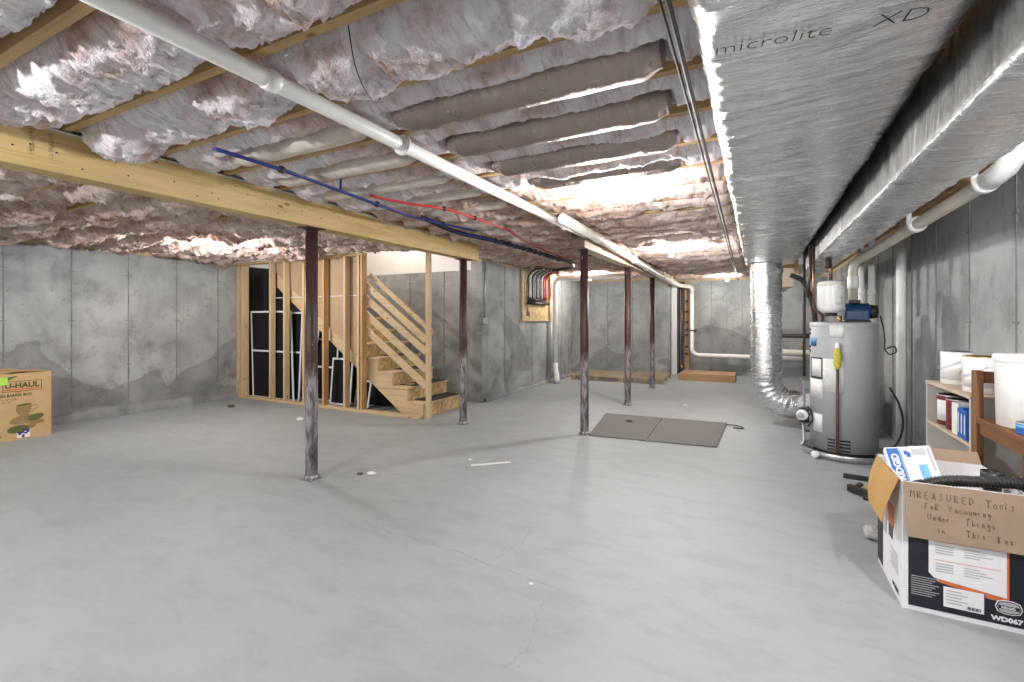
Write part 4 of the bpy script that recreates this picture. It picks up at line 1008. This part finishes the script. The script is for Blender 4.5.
# lettering: reads along +Y seen from the room (viewer at +X looks to -X: right is +Y)
def ftext(s, size, y, z, m, **k): return text(s, size, (F + .0015, y, z), (0, 1, 0), (0, 0, 1), m, t, **k)
y_l, y_r, zlo, zhi = 1.955, 2.265, .520, .632
mb = MB().box(F, F + .0008, y_l, y_r, zhi - .006, zhi).box(F, F + .0008, y_l, y_r, zlo, zlo + .006).box(F, F + .0008, y_l, y_l + .006, zlo, zhi).box(F, F + .0008, y_r - .006, y_r, zlo, zhi)
mb.build('logo_border', M['green'], t)
ftext('U-HAUL', .078, 1.972, .560, M['green'], bold=.003, sx=.96)
fx('logo_stripe', M['orangeink'], 1.965, 2.255, .536, .549, .0008)
MB().prism([(2.03, .520), (2.12, .520), (2.075, .505)], 0, F, F + .0008).build('logo_point', M['orangeink'], t)
ftext('DISH BARREL BOX', .040, 1.902, .470, M['green'], bold=.001, sx=.86)
ftext('18" x 18" x 28"', .026, 1.91, .432, M['green'], shear=.2); ftext('5.2 CU FT', .026, 1.91, .402, M['green'], shear=.2)
ftext('BOX', .022, 1.905, .05, M['green'], bold=.001)
def ell(name, mat_, yc, zc, a, b, rot=0, d=0.0, n=28):
    c, s_ = math.cos(R(rot)), math.sin(R(rot))
    poly = [(yc + a * math.cos(2 * math.pi * i / n) * c - b * math.sin(2 * math.pi * i / n) * s_, zc + a * math.cos(2 * math.pi * i / n) * s_ + b * math.sin(2 * math.pi * i / n) * c) for i in range(n)]
    return MB().prism(poly, 0, F + d, F + d + .0008).build(name, mat_, t)
MB().prism([(2.06, .37), (2.18, .375), (2.18, .31), (2.155, .255), (2.09, .25), (2.06, .30)], 0, F, F + .0008).build('cup_print', M['olive'], t)
ell('cup_mouth', M['green'], 2.12, .373, .058, .010, 3, .001)
MB().tube([(F + .001, 2.18, .355), (F + .001, 2.225, .358), (F + .001, 2.235, .335), (F + .001, 2.18, .285)], .003, 6).build('cup_handle', M['olive'], t)
ell('plate_print', M['olive'], 2.12, .215, .115, .045, 10, .0002); ell('plate_print', M['olive'], 2.20, .18, .09, .03, -8, .0004)
ell('saucer_print', M['green'], 2.215, .225, .068, .034, 14, .001); ell('platter_print', M['green'], 2.075, .115, .085, .042, 4, .0012)
ell('platter_print', M['olive'], 2.15, .125, .07, .026, 10, .0008)
fx('emblem_ground', M['whiteink'], 2.065, 2.17, .018, .12, .0004)
for (a0, a1, c0, c1) in ((2.075, 2.10, .05, .085), (2.10, 2.125, .065, .08), (2.11, 2.135, .085, .118), (2.125, 2.15, .055, .075), (2.14, 2.165, .07, .105), (2.105, 2.125, .02, .05)):
    fx('emblem_piece', M['purple'], a0, a1, c0, c1, .0014)
MB().box(F + .001, F + .0025, 1.87, 1.995, .60, .68).build('tape', M['lime'], t)
MB().prism([(1.99, .68), (2.08, .688), (1.99, .64)], 0, F, F + .0008).build('tear_mark', M['green'], t)

# the vacuum carton bottom right
cx0, cx1, cy0, cy1, ch = .580, .995, 2.70, 3.17, .572
t = thing('vacuum_carton', ((cx0 + cx1) / 2, (cy0 + cy1) / 2, 0), 'open black and white printed vacuum carton with handwritten flap, at right foreground', 'box')
mb = MB()
mb.box(cx0, cx1, cy0, cy0 + th, 0, ch).box(cx0, cx1, cy1 - th, cy1, 0, ch).box(cx0, cx0 + th, cy0 + th, cy1 - th, 0, ch).box(cx1 - th, cx1, cy0 + th, cy1 - th, 0, ch).box(cx0 + th, cx1 - th, cy0 + th, cy1 - th, .0005, .006)
mb.build('carton_body', M['whiteink'], t)
FY = cy0 - .0012
def py(name, mat_, x0, x1, z0, z1, d=0.0): return MB().box(x0, x1, FY - d - .0008, FY - d, z0, z1).build(name, mat_, t)
py('black_panel', M['navy'], cx0 + .022, cx1, .022, .40)
def pl(name, mat_, poly, d): return MB().prism([(a, b) for a, b in poly], 1, FY - d - .0008, FY - d).build(name, mat_, t)
def fpos(px, pyx):      # a spot on the front face, metres right of the corner and up from the floor
    return px, pyx
pl('spec_edge', M['orangeink'], [(.690, .40), (.913, .40), (.932, .368), (.932, .118), (.875, .118), (.70, .15)], .0006)
pl('spec_panel', M['whiteink'], [(.672, .40), (.905, .40), (.924, .365), (.924, .135), (.69, .165), (.672, .185)], .0018)
for zz in (.325, .245): py('spec_rule', M['orangeink'], .69, .905, zz, zz + .0018, .003)
for i, (x, z, w_) in enumerate([(x, z0 - .011 * j, w__) for (z0, nn) in ((.312, 4), (.232, 4)) for j in range(nn) for (x, w__) in ((.695, .06), (.79, .05 + .02 * (j % 3)))]):
    py('spec_text', M['stubgrey'], x, x + w_, z - .004, z, .003)
pl('fine_print', M['label2'], [(.600, .075), (.66, .075), (.66, .14), (.600, .14)], .0) if False else None
for j in range(9): py('fine_print', M['stubgrey'], .612, .612 + .095 - .012 * (j % 3), .155 - j * .010, .158 - j * .010, .001)
py('barcode_panel', M['whiteink'], .722, .855, .048, .135, .0012)
for j in range(5): py('barcode_text', M['stubgrey'], .732, .732 + .05 + .02 * (j % 2), .118 - j * .013, .122 - j * .013, .0024)
for j in range(11): py('barcode_bar', M['ink'], .798 + j * .0042, .798 + j * .0042 + (.0028 if j % 3 else .0016), .054, .068, .0024)
py('barcode_edge', M['purple'], .853, .857, .048, .135, .0026)
hexa = lambda cx, cz, a, b: [(cx - a, cz), (cx - a * .82, cz + b * .75), (cx - a * .3, cz + b), (cx + a * .3, cz + b), (cx + a * .82, cz + b * .75), (cx + a, cz), (cx + a * .82, cz - b * .75), (cx + a * .3, cz - b), (cx - a * .3, cz - b), (cx - a * .82, cz - b * .75)]
pl('badge_outer', M['whiteink'], hexa(.930, .098, .043, .029), .001); pl('badge_inner', M['navy'], hexa(.930, .098, .0395, .0255), .002); pl('badge_band', M['stubgrey'], hexa(.930, .098, .036, .022), .003)
py('badge_bar', M['navy'], .897, .963, .091, .105, .004)
text('RIDGID', .012, (.906, FY - .0055, .0938), (1, 0, 0), (0, 0, 1), M['whiteink'], t, bold=.0004, sx=1.1)
text('WD0671', .027, (.876, FY - .002, .037), (1, 0, 0), (0, 0, 1), M['whiteink'], t, bold=.0014, sx=1.08)
# left face prints
LX = cx0 - .0012
def lx(name, mat_, y0, y1, z0, z1, d=0.0): return MB().box(LX - d - .0008, LX - d, y0, y1, z0, z1).build(name, mat_, t)
lx('side_black_band', M['navy'], 3.06, 3.17, .02, .56); lx('side_picture', M['orangeink'], 2.84, 2.96, .30, .40)
lx('side_picture', M['handle'], 2.86, 2.93, .24, .30, .001); lx('side_picture', M['stubgrey'], 2.98, 3.05, .22, .42)
for j in range(7): lx('side_text', M['stubgrey'], 2.76, 2.92 - .02 * (j % 3), .20 - j * .014, .204 - j * .014)
text('WD0671', .03, (LX - .001, 2.86, .03), (0, -1, 0), (0, 0, 1), M['ink'], t, bold=.001)
# flaps
def slab(vs, off, name, mat_):
    vs = [Vector(v) for v in vs]; off = Vector(off)
    return MB().add(vs + [v + off for v in vs], [(0, 1, 2, 3), (7, 6, 5, 4), (0, 4, 5, 1), (1, 5, 6, 2), (2, 6, 7, 3), (3, 7, 4, 0)]).build(name, mat_, t)
f0 = slab([(cx0 + .004, cy0 - .005, ch), (cx1, cy0 - .005, ch), (cx1, cy0 - .022, .335), (cx0 + .012, cy0 - .022, .335)], (0, -.004, .0), 'front_flap', M['card2'])
# curved left flap
mb = MB(); n = 10; vs = []
for i in range(n + 1):
    u = i / n; out = .010 + .055 * math.sin(u * 1.5); z = ch + .003 - .215 * u
    ins = .02 + .05 * u * u
    for (d_, yy) in ((0, cy0 + ins * .4), (0, cy1 - ins * 2.2), (.004, cy1 - ins * 2.2), (.004, cy0 + ins * .4)): vs.append((cx0 - out - d_, yy, z))
fs = [(i * 4 + j, i * 4 + (j + 1) % 4, (i + 1) * 4 + (j + 1) % 4, (i + 1) * 4 + j) for i in range(n) for j in range(4)] + [(3, 2, 1, 0), (n * 4, n * 4 + 1, n * 4 + 2, n * 4 + 3)]
mb.add(vs, fs, False).build('side_flap', M['cardo'], t)
slab([(cx0 + .14, cy1 + .001, ch), (cx1, cy1 + .001, ch), (cx1, cy1 + .055, ch + .05), (cx0 + .14, cy1 + .055, ch + .05)], (0, .004, 0), 'back_flap', M['card2'])
# handwriting as pen strokes
G = {'M': [[(0, 0), (.1, 1), (.3, .4), (.5, 1), (.6, 0)]], 'R': [[(0, 0), (0, 1), (.4, .9), (.4, .6), (.05, .5), (.5, 0)]], 'E': [[(.45, .95), (0, .9), (.05, .5), (.35, .5), (.05, .48), (0, .05), (.5, 0)]],
     'A': [[(0, 0), (.28, 1), (.5, 0)], [(.1, .4), (.42, .4)]], 'S': [[(.45, .85), (.2, 1), (.02, .75), (.4, .4), (.3, .02), (0, .12)]], 'U': [[(0, 1), (.02, .2), (.25, 0), (.45, .2), (.47, 1)]], 'D': [[(0, 0), (.02, 1), (.4, .8), (.45, .3), (0, 0)]],
     'T': [[(0, 1), (.7, .97)], [(.35, 1), (.32, 0)]], 'o': [[(.2, .6), (.02, .4), (.1, .02), (.35, .1), (.38, .45), (.2, .6)]], 'l': [[(.05, 1), (.05, 0)]], 's': [[(.32, .5), (.1, .6), (.05, .4), (.3, .25), (.22, .02), (0, .06)]],
     'F': [[(0, 0), (.06, 1), (.5, .98)], [(.03, .52), (.4, .55)]], 'V': [[(0, 1), (.22, 0), (.5, 1)]], 'a': [[(.35, .5), (.1, .55), (.02, .15), (.25, .05), (.36, .5), (.42, .02)]], 'c': [[(.35, .5), (.12, .58), (.02, .2), (.2, 0), (.38, .12)]],
     'u': [[(0, .58), (.04, .08), (.28, .1), (.34, .58), (.4, .02)]], 'm': [[(0, 0), (.04, .58), (.22, .5), (.24, 0), (.28, .5), (.46, .5), (.5, 0)]], 'i': [[(.05, .55), (.07, 0)], [(.06, .8), (.07, .84)]], 'n': [[(0, 0), (.03, .58), (.28, .5), (.32, 0)]],
     'g': [[(.32, .5), (.08, .55), (.04, .2), (.3, .2), (.33, .5), (.3, -.35), (.05, -.3)]], 'd': [[(.33, .4), (.08, .5), (.03, .08), (.3, .1), (.38, 1), (.36, 0)]], 'e': [[(.03, .3), (.33, .36), (.2, .6), (.02, .3), (.15, 0), (.38, .08)]], 'r': [[(0, 0), (.03, .55), (.05, .4), (.28, .55)]],
     'h': [[(0, 0), (.05, 1), (.05, .4), (.28, .48), (.3, 0)]], 'B': [[(0, 0), (.02, 1), (.35, .85), (.05, .52), (.42, .3), (0, 0)]], 'x': [[(0, .55), (.35, 0)], [(.34, .58), (0, .02)]], 't': [[(.14, 1), (.12, 0)], [(0, .68), (.3, .7)]]}
def scribble(s, x, z, h):
    mb = MB(); cx_ = x; rg = random.Random(s)
    for chx in s:
        if chx == ' ': cx_ += h * .62; continue
        for st in G[chx]:
            pts = []
            for (u, v_) in st:
                X_ = cx_ + u * h * .8 + rg.uniform(-.03, .03) * h; Z_ = z + v_ * h + rg.uniform(-.05, .05) * h
                Y_ = cy0 - .0105 - .017 * (ch - Z_) / (ch - .335)
                pts.append((X_, Y_, Z_))
            mb.tube(pts, .0010, 5)
        cx_ += h * (.80 if chx.isupper() else .58)
    return mb.build('handwriting', M['pencil'], f0)
scribble('MREASURED', .606, .508, .031); scribble('Tools', .855, .506, .031)
scribble('FoR', .655, .466, .026); scribble('Vacuuming', .735, .465, .026)
scribble('Under', .665, .422, .025); scribble('Things', .79, .420, .027)
scribble('in', .70, .372, .023); scribble('This', .79, .372, .027); scribble('Box', .89, .368, .027)

# contents
t = thing('filter_carton', (.66, 2.98, .50), 'blue and white printed carton standing tilted in the vacuum carton', 'box')
cB = Vector((.684, 2.985, .560)); rot = Matrix.Rotation(R(-14), 3, 'Y') @ Matrix.Rotation(R(-28), 3, 'X') @ Matrix.Rotation(R(6), 3, 'Z')
rot = Matrix.Rotation(R(-8), 3, 'Z') @ Matrix.Rotation(R(-34), 3, 'X') @ Matrix.Rotation(R(-13), 3, 'Y')
wF, dF, hF = .185, .05, .21
MB().obox(cB, (wF, dF, hF), rot).build('carton_body', M['whiteink'], t, .002)
def fpatch(name, u0, u1, v0, v1, mat_, e=.0012):
    c = cB + rot @ Vector(((u0 + u1) / 2 * wF, -dF / 2 - e, (v0 + v1) / 2 * hF)); return MB().obox(c, ((u1 - u0) * wF, .0008, (v1 - v0) * hF), rot).build(name, mat_, t)
fpatch('blue_band', -.46, -.20, -.48, .47, M['dblue']); fpatch('light_stripe', -.19, -.16, -.48, .42, M['lblue'])
fpatch('small_print', .08, .36, .28, .44, M['stubgrey']); fpatch('small_print', .40, .46, -.1, .44, M['stubgrey'])
fpatch('dust_picture', -.10, .45, -.46, -.30, M['lblue'], .0011); fpatch('dust_picture', .12, .30, -.31, .05, M['lblue'], .0013)
fpatch('clover_print', -.10, -.02, .30, .40, M['dblue']); fpatch('clover_print', -.06, .03, .24, .36, M['dblue'], .0016)
text('RIDGID', .040, cB + rot @ Vector((-.245 * wF, -dF / 2 - .003, -.30 * hF)), rot @ Vector((0, 0, 1)), rot @ Vector((-1, 0, 0)), M['whiteink'], t, bold=.0016, sx=1.0)
t = thing('vacuum_hose', (.82, 2.86, .55), 'black ribbed vacuum hose arching out of the carton', 'hose')
pts = smooth_line([(.668, 2.748, .552), (.71, 2.752, .570), (.78, 2.760, .584), (.86, 2.768, .590), (.94, 2.775, .597), (1.035, 2.782, .602)], 240)
MB().tube(pts, [.0195 + (.005 if i % 8 < 4 else 0) for i in range(240)], 14).build('ribbed_tube', M['black'], t)
MB().tube([pts[0], Vector(pts[0]) + (Vector(pts[0]) - Vector(pts[3])).normalized() * .05], .026, 16).build('cuff', M['rubber'], t)
t = thing('vacuum_nozzle', (.92, 3.04, .54), 'black round vacuum nozzle end sticking up beside the hose', 'nozzle')
MB().lathe([(.030, .54), (.032, .60), (.040, .602), (.040, .64), (.034, .641), (.032, .60)], (.945, 2.90, -.03), 24, closed=False).build('nozzle_body', M['black'], t)
MB().lathe([(.028, .462), (.028, .54)], (.945, 2.90, -.03), 20).build('neck', M['rubber'], t)
o = MB().box(.655, .93, 2.83, 3.12, .0065, .43).build('inner_box', M['cardin'], None, .003); tag(o, 'brown inner box filling the bottom of the vacuum carton', 'box')

# scraps beside the carton
def lump(name, c, sx, sy, sz, seed, mat_, label, cat):
    vs = []; n, m = 16, 10
    for i in range(m + 1):
        th_ = math.pi * i / m
        for j in range(n):
            a = 2 * math.pi * j / n
            d = Vector((math.sin(th_) * math.cos(a), math.sin(th_) * math.sin(a), math.cos(th_)))
            k = 1 + .38 * float(fbm(np.array([d.x * 2.2 + seed]), np.array([d.y * 2.2 + d.z * 1.7]), seed, 3)[0])
            vs.append((c[0] + sx * d.x * k, c[1] + sy * d.y * k, max(.001, c[2] + sz * d.z * k)))
    fs = [(i * n + j, (i + 1) * n + j, (i + 1) * n + (j + 1) % n, i * n + (j + 1) % n) for i in range(m) for j in range(n)]
    return tag(MB().add(vs, fs, False).build(name, mat_), label, cat)
t = thing('metal_bracket', (0.68, 4.34, 0), 'black metal bracket lying on scrap wood behind the vacuum carton', 'bracket')
MB().bar((0.6, 4.48, .075), (0.82, 4.42, .085), .03, .035).build('upper_bar', M['black'], t, .003)
MB().bar((0.615, 4.34, .03), (0.76, 4.18, .03), .04, .05).bar((0.63, 4.32, .025), (0.7, 4.37, .06), .03, .02).build('lower_arm', M['black'], t, .003)
MB().lathe([(.02, 0), (.02, .03)], (0.7, 4.19, .001), 12).build('foot', M['rubber'], t)
for i, (p0, p1, lab_) in enumerate((((0.63, 4.42, .012), (0.8, 4.3, .02), 'pale wood offcut under the black bracket, outer one'), ((0.67, 4.48, .012), (0.82, 4.38, .02), 'pale wood offcut under the black bracket, wall side'))):
    o = MB().bar(p0, p1, .035, .02).build('wood_scrap', M['wx'], None, .002); tag(o, lab_, 'wood scrap')
lump('crumpled_paper', (.615, 3.47, .035), .05, .06, .04, 5, M['greypaper'], 'crumpled grey paper on the floor left of the vacuum carton', 'paper')
lump('plastic_bag', (.98, 4.85, .05), .07, .09, .055, 8, M['bag'], 'crumpled clear plastic bag on the floor between water heater and standing pipe', 'bag')
scraps = [((-2.87, 2.98), .045, .012, 'white paper scrap near the nearest red post'), ((-2.95, 2.93), .03, .01, 'small tan scrap beside the white paper scrap near the post'),
          ((-5.22, 4.15), .05, .02, 'white crumb pile on the floor before the stud frame'), ((-2.35, 3.70), .02, .006, 'tiny white chip between the two post rows'),
          ((-.98, 2.1), .014, .005, 'tiny white chip on the near open floor'), ((-.95, 7.5), .035, .01, 'white scrap on the floor beyond the grey mats'), ((-6.9, 4.3), .06, .02, 'dark crumb of rubble at the foot of left wall')]
for i, ((x, y), r_, h_, lab_) in enumerate(scraps):
    lump('floor_scrap', (x, y, h_ * .6), r_, r_ * .7, h_, 20 + i, M['paper'] if 'dark' not in lab_ and 'tan' not in lab_ else M['handle'], lab_, 'debris')
o = MB().bar((-2.25, 3.55, .004), (-1.98, 3.80, .004), .03, .006).build('wood_sliver', M['paper']); tag(o, 'long pale sliver lying on the open floor before the posts', 'debris')
# hairline cracks in the slab, a strip of the floor itself
def crack(pts, w_, name):
    mb = MB(); P = []
    for a, b in zip(pts[:-1], pts[1:]):
        for i in range(8):
            u = i / 8; P.append(Vector((a[0] + (b[0] - a[0]) * u + rng.uniform(-.012, .012), a[1] + (b[1] - a[1]) * u + rng.uniform(-.012, .012), 0)))
    P.append(Vector((*pts[-1], 0)))
    vs = []
    for i, p in enumerate(P):
        d = (P[min(i + 1, len(P) - 1)] - P[max(i - 1, 0)]).normalized(); nn = Vector((-d.y, d.x, 0)); ww = 1.6 * w_ * rng.uniform(.4, 1.2)
        vs += [p + nn * ww + Vector((0, 0, .0004)), p - nn * ww + Vector((0, 0, .0004))]
    mb.add(vs, [(2 * i, 2 * i + 1, 2 * i + 3, 2 * i + 2) for i in range(len(P) - 1)])
    o = mb.build(name, M['wrap'], origin=False); o['kind'] = 'structure'
crack([(-2.35, 2.28), (-2.0, 2.22), (-1.5, 2.20), (-1.05, 2.15), (-.85, 2.12)], .0018, 'floor_line')
crack([(-1.25, 2.75), (-1.22, 2.45), (-1.27, 2.2)], .0012, 'floor_line')
crack([(-.85, 2.12), (-.86, 1.9), (-.80, 1.7), (-.83, 1.55)], .0014, 'floor_line')

# ------------------------------------------------------------------ lamps
where = ['in the wool left of the beam', 'beside the big duct, nearest camera', 'beside the big duct, beyond the foil wrapped bays', 'near the strand board panel', 'at the far wall',
         'added for fill between low duct and right wall', 'added for fill behind the camera at far left', 'added for fill behind the camera near the beam']  # these three are out of view, put in as fill light
for i, (x, y) in enumerate(BULBS):
    t = thing('bulb_fixture', (x, y, BULBZ), f'lit bare bulb in a white socket {where[i]}', 'lamp', 'bare ceiling bulbs')
    MB().lathe([(.05, JZ + .045), (.05, JZ + .03), (.032, JZ - .02), (.024, JZ - .07)][::-1], (x, y, 0), 20).build('socket', M['white'], t)
    MB().lathe([(.013, .035), (.016, .03), (.027, .005), (.030, -.015), (.025, -.035), (.012, -.045), (.001, -.046)][::-1], (x, y, BULBZ + .05), 20).build('bulb', M['bulb'], t)
    li = bpy.data.lights.new('bulb_light', 'POINT'); li.energy = [28, 27, 31, 22, 22, 40, 56, 66][i]; li.color = (1.0, .985, .96) if i < 5 else (.95, .97, 1.0); li.shadow_soft_size = .035
    lo = bpy.data.objects.new('bulb_light', li); COL.objects.link(lo); lo.location = (x, y, BULBZ + .035 - .09)
    lo.parent = t; lo.location = (0, 0, -.035)
# added unseen lamp in the stair opening, brightens the white upper wall
li = bpy.data.lights.new('stair_fill_light', 'POINT'); li.energy = 18; li.shadow_soft_size = .08; li.color = (1, .97, .94)
lo = bpy.data.objects.new('stair_fill_light', li); COL.objects.link(lo); lo.location = (-5.2, 5.5, 3.1)

wd = bpy.data.worlds.new('world'); SC.world = wd; wd.use_nodes = True
wd.node_tree.nodes['Background'].inputs['Color'].default_value = (.5, .5, .52, 1); wd.node_tree.nodes['Background'].inputs['Strength'].default_value = .3

# ------------------------------------------------------------------ camera and look
cam = bpy.data.cameras.new('camera'); co = bpy.data.objects.new('camera', cam); COL.objects.link(co)
cam.sensor_fit = 'HORIZONTAL'; cam.sensor_width = 36; cam.lens = 473 / 1024 * 36; cam.shift_y = -22 / 1024
cam.clip_start = .02
co.location = (0, 0, 1.3); co.rotation_euler = (R(90), 0, math.atan(245 / 473))
SC.camera = co
SC.cycles.diffuse_bounces = 6; SC.cycles.max_bounces = 10
SC.cycles.sample_clamp_indirect = 6
SC.view_settings.view_transform = 'Standard'; SC.view_settings.look = 'None'; SC.view_settings.gamma = 1; SC.view_settings.use_curve_mapping = False
SC.view_settings.exposure = 1.52
